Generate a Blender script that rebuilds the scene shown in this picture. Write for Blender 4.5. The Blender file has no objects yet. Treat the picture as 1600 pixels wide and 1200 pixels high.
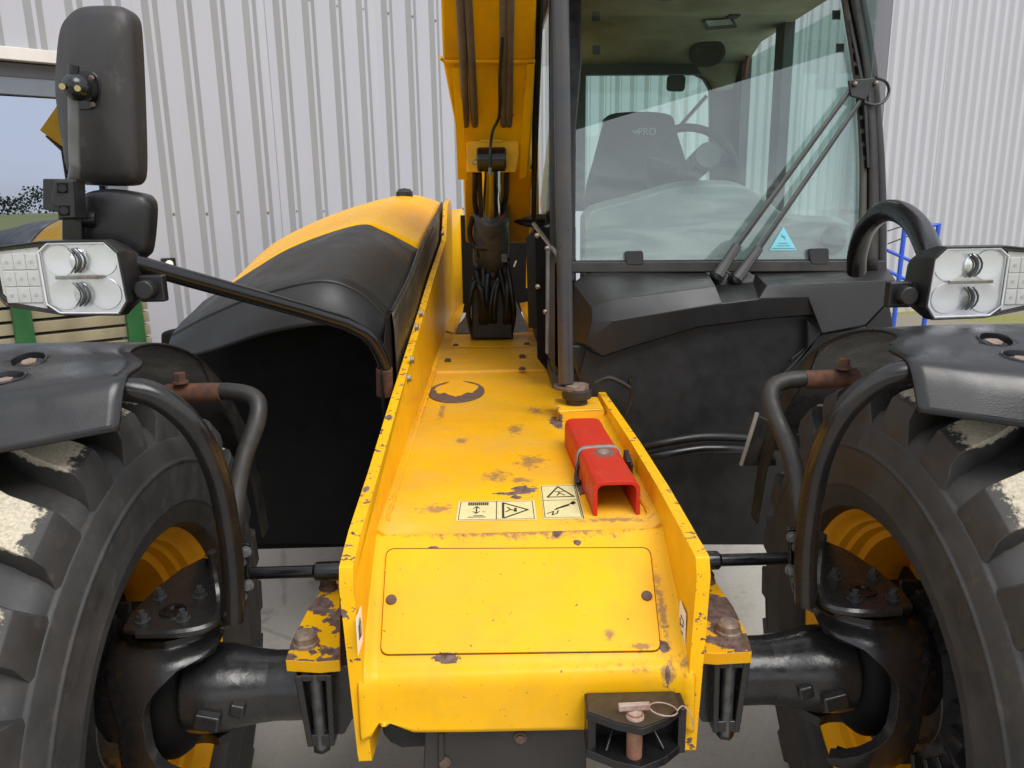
import bpy, bmesh, math, random
from mathutils import Vector as V, Matrix
rad = math.radians
random.seed(7)
sc = bpy.context.scene
COL = sc.collection
# ------------------------------------------------------------------ camera
FPX, CAM = 1200.0, V((-0.05, 0.0, 1.63))
YAW, PITCH, ROLL = 1.5, 13.2, -0.9
ROT = Matrix.Rotation(rad(-YAW), 3, 'Z') @ Matrix.Rotation(rad(90 - PITCH), 3, 'X') @ Matrix.Rotation(rad(ROLL), 3, 'Z')
cd = bpy.data.cameras.new('camera'); co = bpy.data.objects.new('camera', cd); COL.objects.link(co)
co.matrix_world = Matrix.Translation(CAM) @ ROT.to_4x4()
cd.sensor_width = 36; cd.lens = 36 * FPX / 1600; cd.clip_start = 0.05; cd.clip_end = 2000
sc.camera = co
# ------------------------------------------------------------------ world, sun, exposure
SUN_EL, SUN_AZ = 52, 146          # azimuth clockwise from +Y
w = bpy.data.worlds.new('World'); sc.world = w; w.use_nodes = True
nt = w.node_tree; nt.nodes.clear(); N = nt.nodes.new; L = nt.links.new
out = N('ShaderNodeOutputWorld'); bg = N('ShaderNodeBackground'); sky = N('ShaderNodeTexSky')
sky.sky_type = 'NISHITA'; sky.sun_disc = False; sky.sun_elevation = rad(SUN_EL); sky.sun_rotation = rad(SUN_AZ)
sky.air_density = 1.0; sky.dust_density = 2.0; sky.ozone_density = 1.0
tc = N('ShaderNodeTexCoord'); no = N('ShaderNodeTexNoise'); no.inputs['Scale'].default_value = 2.2; no.inputs['Detail'].default_value = 6
mp = N('ShaderNodeMapping'); mp.inputs['Scale'].default_value = (1, 1, 2.2)
L(tc.outputs['Generated'], mp.inputs['Vector']); L(mp.outputs['Vector'], no.inputs['Vector'])
rp = N('ShaderNodeMapRange'); rp.inputs['From Min'].default_value = .34; rp.inputs['From Max'].default_value = .56
rp.inputs['To Min'].default_value = .45; rp.inputs['To Max'].default_value = .95
L(no.outputs['Fac'], rp.inputs['Value'])
mx = N('ShaderNodeMix'); mx.data_type = 'RGBA'; mx.inputs['B'].default_value = (10.6, 10.9, 11.6, 1)
L(rp.outputs['Result'], mx.inputs['Factor']); L(sky.outputs['Color'], mx.inputs['A'])
L(mx.outputs['Result'], bg.inputs['Color']); bg.inputs['Strength'].default_value = 0.085; L(bg.outputs['Background'], out.inputs['Surface'])
sd = bpy.data.lights.new('sun', 'SUN'); sd.energy = 2.2; sd.angle = rad(38); sd.color = (1, .98, .95)
so = bpy.data.objects.new('sun', sd); COL.objects.link(so)
sdir = V((math.sin(rad(SUN_AZ)) * math.cos(rad(SUN_EL)), math.cos(rad(SUN_AZ)) * math.cos(rad(SUN_EL)), math.sin(rad(SUN_EL))))
so.rotation_euler = (-sdir).to_track_quat('-Z', 'Y').to_euler(); so.location = sdir * 30
vs = sc.view_settings; vs.view_transform = 'Standard'; vs.look = 'None'; vs.exposure = 0.55; vs.gamma = 1
try:
    sc.cycles.max_bounces = 8; sc.cycles.transparent_max_bounces = 16; sc.cycles.caustics_reflective = False; sc.cycles.caustics_refractive = False
except Exception: pass

# ------------------------------------------------------------------ helpers
def ray(px, py): return ROT @ V(((px - 800) / FPX, -(py - 600) / FPX, -1))
def at(px, py, X=None, Y=None, Z=None, pl=None):
    """point of the place seen at a photograph pixel, at a known X, Y, Z or plane (point, normal)"""
    d = ray(px, py)
    if pl: t = (pl[0] - CAM).dot(pl[1]) / d.dot(pl[1])
    elif X is not None: t = (X - CAM.x) / d.x
    elif Y is not None: t = (Y - CAM.y) / d.y
    else: t = (Z - CAM.z) / d.z
    return CAM + d * t
def lerp(a, b, t): return a + (b - a) * t
def catmull(P, n):
    P = [V(p) for p in P]; out = []
    for i in range(len(P) - 1):
        p0 = P[i - 1] if i else P[0] * 2 - P[1]; p1 = P[i]; p2 = P[i + 1]; p3 = P[i + 2] if i + 2 < len(P) else P[-1] * 2 - P[-2]
        for k in range(n):
            t = k / n
            out.append(.5 * (2 * p1 + (p2 - p0) * t + (2 * p0 - 5 * p1 + 4 * p2 - p3) * t * t + (3 * p1 - p0 - 3 * p2 + p3) * t ** 3))
    out.append(P[-1]); return out
def fillet(P, r, n=6):
    """round the corners of a polyline with radius-like length r"""
    P = [V(p) for p in P]; o = [P[0]]
    for i in range(1, len(P) - 1):
        a = (P[i - 1] - P[i]); b = (P[i + 1] - P[i]); ra = min(r, a.length * .48); rb = min(r, b.length * .48)
        A = P[i] + a.normalized() * ra; B = P[i] + b.normalized() * rb
        for k in range(n + 1):
            t = k / n; o.append(A * (1 - t) ** 2 + P[i] * 2 * t * (1 - t) + B * t * t)
    o.append(P[-1]); return o
def frame(ax):
    ax = V(ax).normalized(); u = ax.orthogonal().normalized(); return ax, u, ax.cross(u)
class MB:
    def __init__(s): s.v = []; s.f = []; s.m = []
    def add(s, vs, fs, mi=0):
        o = len(s.v); s.v += [V(p) for p in vs]; s.f += [tuple(i + o for i in f) for f in fs]; s.m += [mi] * len(fs); return s
    def box(s, c, size, rot=None, mi=0):
        c = V(c); h = V(size) / 2; vs = []
        for x in (-1, 1):
            for y in (-1, 1):
                for z in (-1, 1):
                    p = V((x * h.x, y * h.y, z * h.z)); vs.append(c + (rot @ p if rot else p))
        return s.add(vs, [(0, 1, 3, 2), (4, 6, 7, 5), (0, 4, 5, 1), (2, 3, 7, 6), (0, 2, 6, 4), (1, 5, 7, 3)], mi)
    def prism(s, poly, off, mi=0, mside=None):
        n = len(poly); off = V(off); vs = [V(p) for p in poly] + [V(p) + off for p in poly]
        s.add(vs, [tuple(range(n)), tuple(range(2 * n - 1, n - 1, -1))], mi); o = len(s.v) - 2 * n
        for i in range(n):
            j = (i + 1) % n; s.f.append((o + i, o + j, o + n + j, o + n + i)); s.m.append(mi if mside is None else mside)
        return s
    def hull(s, A, B, mi=0):
        n = len(A); s.add(list(A) + list(B), [tuple(range(n)), tuple(range(2 * n - 1, n - 1, -1))] + [(i, (i + 1) % n, n + (i + 1) % n, n + i) for i in range(n)], mi); return s
    def tube(s, P, r, n=12, mi=0, caps=True, flat=1.0):
        P = [V(p) for p in P]; R = r if isinstance(r, (list, tuple)) else [r] * len(P); vs = []; u = None
        for i, p in enumerate(P):
            t = (P[min(i + 1, len(P) - 1)] - P[max(i - 1, 0)]).normalized()
            u = t.orthogonal().normalized() if u is None else (u - t * u.dot(t)).normalized()
            b = t.cross(u)
            for k in range(n):
                a = 2 * math.pi * k / n; vs.append(p + (u * math.cos(a) + b * math.sin(a) * flat) * R[i])
        fs = [(i * n + k, i * n + (k + 1) % n, (i + 1) * n + (k + 1) % n, (i + 1) * n + k) for i in range(len(P) - 1) for k in range(n)]
        if caps: fs += [tuple(range(n - 1, -1, -1)), tuple(range((len(P) - 1) * n, len(P) * n))]
        return s.add(vs, fs, mi)
    def cyl(s, a, b, r, n=16, r2=None, mi=0): return s.tube([a, b], [r, r if r2 is None else r2], n, mi)
    def lathe(s, prof, o, ax, n=32, mi=0, closed=False):
        o = V(o); ax, u, b = frame(ax); vs = []
        for (a, r) in prof:
            for k in range(n):
                t = 2 * math.pi * k / n; vs.append(o + ax * a + (u * math.cos(t) + b * math.sin(t)) * max(r, 1e-5))
        m = len(prof)
        fs = [(i * n + k, i * n + (k + 1) % n, ((i + 1) % m) * n + (k + 1) % n, ((i + 1) % m) * n + k) for i in range(m if closed else m - 1) for k in range(n)]
        return s.add(vs, fs, mi)
    def hexb(s, p, ax, r, h, mi=0):
        p = V(p); ax = V(ax).normalized()
        s.cyl(p, p + ax * h * .18, r * 1.35, 14, mi=mi); s.cyl(p + ax * h * .18, p + ax * h, r, 6, mi=mi); return s
    def sph(s, c, r, sc=(1, 1, 1), n=16, m=10, rot=None, mi=0):
        c = V(c); vs = []
        for i in range(m + 1):
            t = math.pi * i / m
            for k in range(n):
                a = 2 * math.pi * k / n; p = V((math.sin(t) * math.cos(a) * sc[0], math.sin(t) * math.sin(a) * sc[1], math.cos(t) * sc[2])) * r
                vs.append(c + (rot @ p if rot else p))
        return s.add(vs, [(i * n + k, (i + 1) * n + k, (i + 1) * n + (k + 1) % n, i * n + (k + 1) % n) for i in range(m) for k in range(n)], mi)
    def grid(s, rows, mi=0, mf=None):
        m, n = len(rows), len(rows[0]); fs = []; ms = []
        for i in range(m - 1):
            for k in range(n - 1): fs.append((i * n + k, i * n + k + 1, (i + 1) * n + k + 1, (i + 1) * n + k)); ms.append(mi if mf is None else mf(i, k))
        o = len(s.m); s.add([p for r in rows for p in r], fs, mi); s.m[o:] = ms; return s
    def mirror(s):
        s.v = [V((-p.x, p.y, p.z)) for p in s.v]; return s
    def build(s, name, mats, parent=None, bev=0, seg=2, smooth=38, origin=None, solid=0, sub=0, label=None, kind=None, merge=1e-5):
        bm = bmesh.new(); vv = [bm.verts.new(p) for p in s.v]
        for f, mi in zip(s.f, s.m):
            try: fc = bm.faces.new([vv[i] for i in f]); fc.material_index = mi; fc.smooth = bool(smooth or bev)
            except ValueError: pass
        if merge: bmesh.ops.remove_doubles(bm, verts=bm.verts, dist=merge)
        bmesh.ops.recalc_face_normals(bm, faces=bm.faces)
        if origin is None:
            lo = V([min(p[i] for p in s.v) for i in range(3)]); hi = V([max(p[i] for p in s.v) for i in range(3)]); origin = (lo + hi) / 2
        else: origin = V(origin)
        for v_ in bm.verts: v_.co -= origin
        me = bpy.data.meshes.new(name); bm.to_mesh(me); bm.free()
        for m_ in (mats if isinstance(mats, (list, tuple)) else [mats]): me.materials.append(m_)
        if smooth or bev: me.set_sharp_from_angle(angle=rad(smooth or 32))
        o = bpy.data.objects.new(name, me); COL.objects.link(o); o.location = origin; put(o, parent)
        if sub: md = o.modifiers.new('sub', 'SUBSURF'); md.levels = md.render_levels = sub; md.boundary_smooth = 'PRESERVE_CORNERS'
        if solid: md = o.modifiers.new('solid', 'SOLIDIFY'); md.thickness = abs(solid); md.offset = -1 if solid > 0 else 1
        if bev: md = o.modifiers.new('bevel', 'BEVEL'); md.width = bev; md.segments = seg; md.limit_method = 'ANGLE'; md.angle_limit = rad(32); md.harden_normals = True
        if label: o['label'] = label
        if kind: o['kind'] = kind
        return o
WPOS = {}
def put(o, parent):
    WPOS[o] = V(o.location)
    if parent is not None: o.parent = parent; o.location = WPOS[o] - WPOS[parent]
def thing(name, label, cat, loc=(0, 0, 0), group=None):
    o = bpy.data.objects.new(name, None); o.empty_display_size = .2; COL.objects.link(o); o.location = loc; WPOS[o] = V(loc)
    o['label'] = label; o['category'] = cat
    if group: o['group'] = group
    return o
def copy_to(o, parent, delta, tilt=None):
    c = o.copy(); COL.objects.link(c); c.location = V(delta); WPOS[c] = WPOS[parent] + V(delta); c.parent = parent
    return c

# ------------------------------------------------------------------ materials
class NB:
    def __init__(s, name):
        s.m = bpy.data.materials.new(name); s.m.use_nodes = True; s.t = s.m.node_tree; s.t.nodes.clear()
        s.o = s.t.nodes.new('ShaderNodeOutputMaterial'); s.b = s.t.nodes.new('ShaderNodeBsdfPrincipled'); s.t.links.new(s.b.outputs[0], s.o.inputs[0])
        s.c = s.t.nodes.new('ShaderNodeTexCoord').outputs['Object']
    def n(s, t, **k):
        x = s.t.nodes.new('ShaderNode' + t)
        for a, b in k.items(): setattr(x, a, b)
        return x
    def link(s, a, b): s.t.links.new(a, b)
    def set(s, i, v):
        if hasattr(v, 'is_linked') or hasattr(v, 'node'): s.link(v, i)
        else: i.default_value = v
    def noise(s, scale, det=3, rough=.55, dist=0, vec=None, stretch=None):
        x = s.n('TexNoise'); x.inputs['Scale'].default_value = scale; x.inputs['Detail'].default_value = det; x.inputs['Roughness'].default_value = rough; x.inputs['Distortion'].default_value = dist
        v = vec or s.c
        if stretch: mp_ = s.n('Mapping'); mp_.inputs['Scale'].default_value = stretch; s.link(v, mp_.inputs[0]); v = mp_.outputs[0]
        s.link(v, x.inputs['Vector']); return x.outputs['Fac']
    def ramp(s, v, a, b, lo=0., hi=1.):
        x = s.n('MapRange'); x.inputs['From Min'].default_value = a; x.inputs['From Max'].default_value = b; x.inputs['To Min'].default_value = lo; x.inputs['To Max'].default_value = hi
        s.link(v, x.inputs['Value']); return x.outputs[0]
    def math(s, op, a, b=0.):
        x = s.n('Math', operation=op); s.set(x.inputs[0], a); s.set(x.inputs[1], b); return x.outputs[0]
    def vmath(s, op, a, b): 
        x = s.n('VectorMath', operation=op); s.set(x.inputs[0], a); s.set(x.inputs[1], b); return x
    def mix(s, f, a, b):
        x = s.n('Mix', data_type='RGBA'); s.set(x.inputs['Factor'], f)
        for k, v in (('A', a), ('B', b)): s.set(x.inputs[k], (*v, 1) if isinstance(v, (tuple, list)) and len(v) == 3 else v)
        return x.outputs['Result']
    def bump(s, h, st=.3, d=.002):
        x = s.n('Bump'); x.inputs['Strength'].default_value = st; x.inputs['Distance'].default_value = d; s.link(h, x.inputs['Height']); s.link(x.outputs[0], s.b.inputs['Normal']); return x
    def fin(s, col, rough=.5, metal=0, coat=0, spec=.5, ior=1.5):
        s.set(s.b.inputs['Base Color'], (*col, 1) if isinstance(col, (tuple, list)) else col)
        s.set(s.b.inputs['Roughness'], rough); s.set(s.b.inputs['Metallic'], metal); s.b.inputs['Coat Weight'].default_value = coat; s.b.inputs['Coat Roughness'].default_value = .12
        s.b.inputs['Specular IOR Level'].default_value = spec; return s.m
def mat(name, col, rough=.5, metal=0, var=.25, vs=5, col2=None, grain=0, gs=300, coat=0, spec=.5, rv=.12):
    b = NB(name); f = b.ramp(b.noise(vs, 5, .6), .35, .68); c2 = col2 or tuple(x * (1 - var) for x in col)
    c = b.mix(f, col, c2); r = b.math('ADD', b.ramp(b.noise(vs * 3, 4), .3, .7, -rv, rv), rough)
    if grain: b.bump(b.noise(gs, 2), grain, .001)
    return b.fin(c, r, metal, coat, spec)
RUST = (.10, .058, .042)
def yellow(name, chips=.70, dirt=.35, spots=(), smudge=(), scale=26, rough=.36, base=(.86, .455, .003), pits=.735, dust=0., spec=.24, bumpy=1):
    b = NB(name); big = b.noise(3.2, 4); fine = b.noise(11, 5, .65)
    col = b.mix(b.ramp(big, .35, .7), base, (base[0] * .93, base[1] * .86, base[2]))
    col = b.mix(b.math('MULTIPLY', b.ramp(fine, .48, .75), dirt), col, (.42, .24, .03))
    if dust: col = b.mix(b.math('MULTIPLY', b.ramp(b.noise(5, 5, .7), .42, .7), dust), col, (.5, .34, .12))
    nz = b.noise(scale, 5, .62); nz2 = b.noise(95, 3, .6)
    chip = b.ramp(nz, chips, chips + .012)
    chip = b.math('MAXIMUM', chip, b.ramp(nz2, pits, pits + .02))
    nzs = b.noise(34, 6, .7)
    acc = None
    for (p, rx, ry, rz) in spots:
        d = b.vmath('SUBTRACT', b.c, tuple(p)).outputs[0]; d = b.vmath('DIVIDE', d, (rx, ry, rz)).outputs[0]; l = b.vmath('LENGTH', d, (0, 0, 0)).outputs['Value']
        acc = l if acc is None else b.math('MINIMUM', acc, l)
    if acc is not None:
        v = b.math('ADD', acc, b.ramp(nzs, .3, .7, -.55, .55)); chip = b.math('MAXIMUM', chip, b.ramp(v, .92, .86))
    acc = None
    for (p, rx, ry, rz) in smudge:
        d = b.vmath('SUBTRACT', b.c, tuple(p)).outputs[0]; d = b.vmath('DIVIDE', d, (rx, ry, rz)).outputs[0]; l = b.vmath('LENGTH', d, (0, 0, 0)).outputs['Value']
        acc = l if acc is None else b.math('MINIMUM', acc, l)
    if acc is not None:
        v = b.math('ADD', b.math('ADD', acc, b.ramp(b.noise(60, 6, .75), .3, .7, -.9, .9)), b.ramp(nzs, .3, .7, -.4, .4))
        col = b.mix(b.ramp(v, .95, .25, 0, .78), col, (.22, .13, .07))
    rustc = b.mix(b.ramp(b.noise(60, 3), .35, .65), RUST, (.19, .13, .115))
    c = b.mix(chip, col, rustc)
    r = b.math('ADD', b.math('MULTIPLY', chip, .4), b.ramp(fine, .35, .7, rough - .06, rough + .14))
    if bumpy: b.bump(b.math('SUBTRACT', b.ramp(b.noise(70, 2), .2, .8, 0, .12), chip), .35, .0012)
    return b.fin(c, r, 0, 0, spec)
M = {}
M['yellow'] = yellow('yellow_paint', .74, .25)
M['yellow_edge'] = yellow('yellow_paint_chipped_edge', .615, .2, scale=30, pits=.70)
ESP = [(at(px, py, X=-.316), rx, ry, ry) for px, py, rx, ry in ((607, 648, .012, .02), (594, 690, .014, .011), (576, 743, .03, .009), (573, 765, .010, .019), (552, 868, .010, .022), (545, 905, .013, .03), (536, 955, .014, .016), (546, 800, .012, .01), (548, 1000, .006, .010), (556, 1130, .008, .008))] + \
      [(at(px, py, X=.318), rx, ry, ry) for px, py, rx, ry in ((1072, 850, .02, .02), (1088, 900, .02, .012), (1080, 1176, .03, .006), (1102, 1000, .007, .01), (1075, 1085, .008, .01), (985, 660, .02, .01), (1020, 740, .012, .01), (1040, 790, .02, .008))]
M['yellow_edge'] = yellow('yellow_paint_chipped_edge', .60, .2, spots=ESP, scale=46, pits=.67)
M['yellow_gloss'] = yellow('yellow_bonnet_paint', .86, .05, rough=.28, pits=.9, spec=.09, base=(.88, .45, .003), bumpy=0)
M['yellow_boom'] = yellow('yellow_boom_paint', .80, .35, rough=.36, pits=.80, base=(.92, .49, .004))
M['yellow_rim'] = yellow('yellow_rim_paint', .86, .2, rough=.38, pits=.86, base=(.90, .42, .004))
M['yellow_rust'] = yellow('yellow_rusted_paint', .475, .3, scale=13, pits=.72)
M['plastic'] = mat('black_textured_plastic', (.009, .009, .010), .36, var=.3, grain=.5, gs=420, col2=(.015, .0145, .0145))
M['plastic_grey'] = mat('dark_grey_plastic', (.0105, .0105, .0115), .48, grain=.35, gs=350, col2=(.016, .0155, .0155))
M['fender'] = mat('black_mudguard_plastic', (.0095, .010, .0118), .31, grain=.16, gs=420, col2=(.017, .016, .0155), vs=4)
M['black'] = mat('black_satin_paint', (.005, .0052, .0062), .24, var=.2, grain=.06, gs=160, col2=(.0085, .0085, .009), vs=9, rv=.06)
M['axle'] = mat('black_axle_paint', (.016, .0162, .0175), .25, grain=.5, gs=75, col2=(.022, .0205, .0185), vs=11, rv=.1)
M['tube'] = mat('satin_black_tube', (.008, .0082, .0092), .24, grain=.12, gs=200, col2=(.019, .0155, .0135), vs=10, rv=.08)
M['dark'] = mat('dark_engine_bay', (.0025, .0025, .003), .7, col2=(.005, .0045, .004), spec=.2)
M['dusty_black'] = mat('dusty_black_metal', (.009, .0088, .0085), .55, col2=(.032, .027, .021), vs=9, grain=.3, gs=120)
M['mirror_shell'] = mat('scuffed_mirror_shell', (.021, .0195, .020), .45, grain=.3, gs=260, col2=(.036, .031, .029), vs=8)
def mat_mirror():
    b = NB('scuffed_mirror_shell'); c = b.mix(b.ramp(b.noise(9, 5), .35, .7), (.020, .0185, .019), (.034, .029, .027)); sc_ = b.math('MULTIPLY', b.ramp(b.noise(26, 6, .75, stretch=(1, 1, .5)), .56, .68), b.ramp(b.noise(5, 3), .45, .65)); c = b.mix(b.math('MULTIPLY', sc_, .5), c, (.17, .155, .14)); b.bump(b.noise(260, 2), .3, .001); return b.fin(c, b.ramp(b.noise(14, 4), .3, .7, .38, .58), 0)
M['mirror_shell'] = mat_mirror()
M['steel'] = mat('dull_steel', (.33, .32, .30), .42, .75, col2=(.20, .17, .14), vs=40)
M['chrome'] = mat('chromed_rod', (.75, .75, .76), .1, 1, var=.1)
M['reflector'] = mat('lamp_reflector', (.93, .94, .95), .24, 1, var=.04, rv=.04)
M['zinc'] = mat('dull_zinc_tube', (.16, .17, .17), .5, .3, col2=(.10, .105, .10), vs=14)
M['bolt_dark'] = mat('dark_steel_bolt', (.13, .135, .14), .38, .6, col2=(.06, .06, .06), vs=50)
M['wiper'] = mat('grey_wiper_paint', (.05, .05, .052), .45, col2=(.075, .072, .07), vs=12)
M['rust'] = mat('rusty_steel', (.13, .046, .02), .85, col2=(.04, .022, .017), vs=40, grain=.6, gs=120)
M['rust_pin'] = mat('rusty_pin', (.30, .14, .085), .7, col2=(.17, .085, .055), vs=45, grain=.4, gs=160)
M['rust_pale'] = mat('worn_pin_handle', (.42, .31, .26), .75, col2=(.27, .16, .12), vs=60, grain=.4, gs=160)
M['bolt_rust'] = mat('rusty_bolt', (.14, .085, .065), .75, col2=(.08, .05, .042), vs=60)
M['bolt_head'] = mat('worn_bolt_head', (.30, .24, .19), .6, .3, col2=(.17, .11, .08), vs=45, grain=.4, gs=100)
M['red'] = mat('worn_red_paint', (.60, .035, .018), .42, col2=(.48, .045, .028), vs=14, grain=.2, gs=90)
M['strap'] = mat('grey_strap', (.30, .28, .27), .7, col2=(.16, .145, .14), vs=50)
M['hose'] = mat('grey_brown_pipe', (.14, .105, .072), .55, col2=(.095, .07, .05), vs=20)
M['rubber'] = mat('black_rubber', (.007, .007, .007), .45, col2=(.013, .012, .011))
M['label'] = mat('cream_sticker', (.70, .64, .34), .5, col2=(.66, .56, .24), vs=40)
M['ink'] = mat('sticker_ink', (.035, .03, .012), .6, var=.1)
M['liner'] = mat('cream_headliner', (.40, .37, .28), .9, col2=(.20, .175, .11), vs=2.6, grain=.3, gs=60)
M['cabgrey'] = mat('cab_trim', (.05, .052, .053), .6)
M['seat'] = mat('seat_fabric', (.025, .027, .03), .8, grain=.4, gs=300)
M['dash'] = mat('pale_dashboard', (.27, .285, .28), .6, col2=(.22, .23, .225))
M['white'] = mat('white_print', (.5, .5, .5), .5, var=.05)
M['bowl'] = mat('white_lamp_bowl', (.93, .94, .99), .36, .85, var=.03, rv=.05)
M['lamp_grey'] = mat('grey_lamp_dot', (.55, .55, .55), .4)
M['frost'] = mat('frosted_lamp_cell', (.72, .72, .71), .25, var=.2, vs=30, coat=.5)
M['lamp_white'] = mat('white_lamp_trim', (.85, .86, .88), .2, var=.05)
M['frame_grey'] = mat('grey_window_frame', (.13, .15, .18), .4, var=.15)
M['lintel'] = mat('pale_drip_flashing', (.62, .58, .54), .45, var=.15)
M['blue'] = mat('blue_paint', (.02, .085, .52), .45, var=.2)
M['cyan'] = mat('pale_blue_sticker', (.22, .62, .72), .4, var=.12)
M['foliage'] = mat('hedge_leaves', (.05, .085, .025), .7, col2=(.025, .045, .014), vs=1.5)
M['green'] = mat('green_paint', (.012, .095, .022), .5, var=.4)
M['timber'] = mat('pale_timber', (.27, .235, .15), .8, col2=(.18, .155, .09))
M['roof_dark'] = mat('dark_roof_lining', (.022, .022, .024), .8)

def mat_wall(name, base, c2, dirt):
    b = NB(name); f = b.ramp(b.noise(1.1, 4, .6, stretch=(1, 1, .25)), .35, .7); c = b.mix(f, base, c2)
    st = b.ramp(b.noise(22, 5, .7, stretch=(1, 1, .06)), .5, .8, 0, dirt); c = b.mix(st, c, (.36, .34, .29))
    b.bump(b.noise(160, 2), .05, .001); return b.fin(c, .38, 0, 0, .5)
M['clad'] = mat_wall('white_box_cladding', (.388, .392, .432), (.352, .355, .388), .32)
M['clad_rib'] = mat_wall('shaded_rib_cladding', (.272, .276, .284), (.238, .240, .243), .45)  # rib flanks: shade painted in as a darker tone, with some grime streaks
M['clad_fine'] = mat_wall('white_corrugated_cladding', (.44, .437, .47), (.41, .407, .43), .15)
def mat_tyre():
    b = NB('tyre_rubber'); cx = b.n('SeparateXYZ'); b.link(b.c, cx.inputs[0]); X, Y, Z = cx.outputs
    r = b.math('SQRT', b.math('ADD', b.math('MULTIPLY', Y, Y), b.math('MULTIPLY', Z, Z)))
    base = b.mix(b.ramp(b.noise(7, 6, .65), .38, .7), (.026, .0255, .025), (.048, .0435, .039))
    base = b.mix(b.ramp(b.noise(26, 5, .7), .56, .76, 0, .5), base, (.10, .084, .066))
    ax = b.math('ABSOLUTE', X); nz = b.noise(48, 6, .72)
    e = b.math('ADD', b.math('MULTIPLY', b.math('SUBTRACT', .098, ax), 14.), b.math('MULTIPLY', b.math('SUBTRACT', r, .640), 50.))
    lim = b.math('MINIMUM', b.math('MULTIPLY', b.math('SUBTRACT', .184, ax), 20.), b.math('MULTIPLY', b.math('SUBTRACT', r, .634), 90.))
    m_ = b.ramp(b.math('ADD', lim, b.ramp(nz, .3, .7, -.5, .5)), .0, .25)
    crust = b.mix(b.ramp(b.noise(170, 4, .7), .38, .62), (.56, .50, .38), (.38, .33, .235))
    c = b.mix(m_, base, crust); h = b.math('ADD', b.math('MULTIPLY', m_, b.noise(150, 4, .7)), b.math('MULTIPLY', b.noise(40, 3), .4))
    b.bump(h, .55, .004); return b.fin(c, b.ramp(b.noise(14, 4), .3, .7, .5, .72), 0)
M['tyre'] = mat_tyre()
def mat_ground():
    b = NB('ground_grass_and_gravel'); n1 = b.noise(.55, 5, .6); n2 = b.noise(34, 4, .75)
    grav = b.mix(b.ramp(n2, .35, .65), (.30, .26, .20), (.15, .13, .10)); gr = b.mix(b.ramp(b.noise(18, 4, .7), .35, .65), (.14, .17, .03), (.26, .24, .07))
    cx = b.n('SeparateXYZ'); b.link(b.c, cx.inputs[0])
    far = b.ramp(b.math('ABSOLUTE', b.math('ADD', cx.outputs[1], -2)), 12, 16); f = b.math('MAXIMUM', b.ramp(n1, .47, .56), far)
    c = b.mix(f, grav, gr); b.bump(n2, .8, .02); return b.fin(c, .95)
M['ground'] = mat_ground()
def mat_conc():
    b = NB('yard_concrete'); c = b.mix(b.ramp(b.noise(1.6, 5, .6), .35, .7), (.43, .40, .35), (.36, .335, .29))
    c = b.mix(b.ramp(b.noise(60, 4, .7), .5, .75, 0, .35), c, (.22, .20, .165)); wet = b.ramp(b.noise(4.3, 5, .6), .60, .67); vo = b.n('TexVoronoi', feature='DISTANCE_TO_EDGE'); vo.inputs['Scale'].default_value = .55; wv = b.noise(3, 4); vv = b.vmath('ADD', b.c, (0, 0, 0)); b.link(vv.outputs[0], vo.inputs['Vector']); cr = b.math('MULTIPLY', b.ramp(b.math('ADD', vo.outputs['Distance'], b.ramp(wv, .3, .7, -.012, .012)), .004, .0), .35); c = b.mix(cr, c, (.13, .12, .10)); c = b.mix(b.ramp(b.noise(9, 6, .7), .55, .72, 0, .5), c, (.26, .235, .195))
    c = b.mix(b.math('MULTIPLY', wet, .6), c, (.19, .155, .11)); b.bump(b.noise(120, 4), .3, .003); return b.fin(c, b.ramp(wet, 0, 1, .85, .6))
M['concrete'] = mat_conc()
def mat_glass(name, tint, base=.045, refl=None):
    b = NB(name); b.t.nodes.remove(b.b); tr = b.n('BsdfTransparent'); tr.inputs[0].default_value = (*tint, 1); gl = b.n('BsdfGlossy'); gl.inputs['Roughness'].default_value = 0.0; gl.inputs[0].default_value = (*(refl or (1, 1, 1)), 1)
    lw = b.n('LayerWeight'); lw.inputs['Blend'].default_value = .5; f = b.math('POWER', lw.outputs['Facing'], 5.); f = b.math('ADD', b.math('MULTIPLY', f, .9), base)
    f = b.math('MINIMUM', f, 1.)
    mxs = b.n('MixShader'); b.link(f, mxs.inputs[0]); b.link(tr.outputs[0], mxs.inputs[1]); b.link(gl.outputs[0], mxs.inputs[2]); b.link(mxs.outputs[0], b.o.inputs[0]); return b.m
M['screen'] = mat_glass('tinted_windscreen', (.845, .93, .91), .078)
def smear(m):
    t = m.node_tree; out_ = [n_ for n_ in t.nodes if n_.type == 'OUTPUT_MATERIAL'][0]; src = out_.inputs[0].links[0].from_socket
    b = NB('tmp_smear'); b.m.node_tree.nodes.clear(); b.t = t; b.m = m
    cn_ = t.nodes.new('ShaderNodeTexCoord'); b.c = cn_.outputs['Object']
    n1 = b.noise(5, 6, .6, dist=1.2, stretch=(.6, 1, 3.2)); n2 = b.noise(2.2, 3)
    sx_ = b.n('SeparateXYZ'); b.link(b.c, sx_.inputs[0])
    low = b.ramp(sx_.outputs[2], -.12, -.75, 0, 1); f = b.math('MULTIPLY', b.math('MULTIPLY', b.ramp(n1, .42, .68, .15, 1), low), .26); f = b.math('ADD', f, b.ramp(n2, .3, .8, .0, .015))
    df = t.nodes.new('ShaderNodeBsdfDiffuse'); df.inputs[0].default_value = (.62, .68, .66, 1)
    ms = t.nodes.new('ShaderNodeMixShader'); t.links.new(f, ms.inputs[0]); t.links.new(src, ms.inputs[1]); t.links.new(df.outputs[0], ms.inputs[2]); t.links.new(ms.outputs[0], out_.inputs[0])
smear(M['screen'])
M['sideglass'] = mat_glass('tinted_side_glass', (.86, .955, .92), .04)
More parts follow.
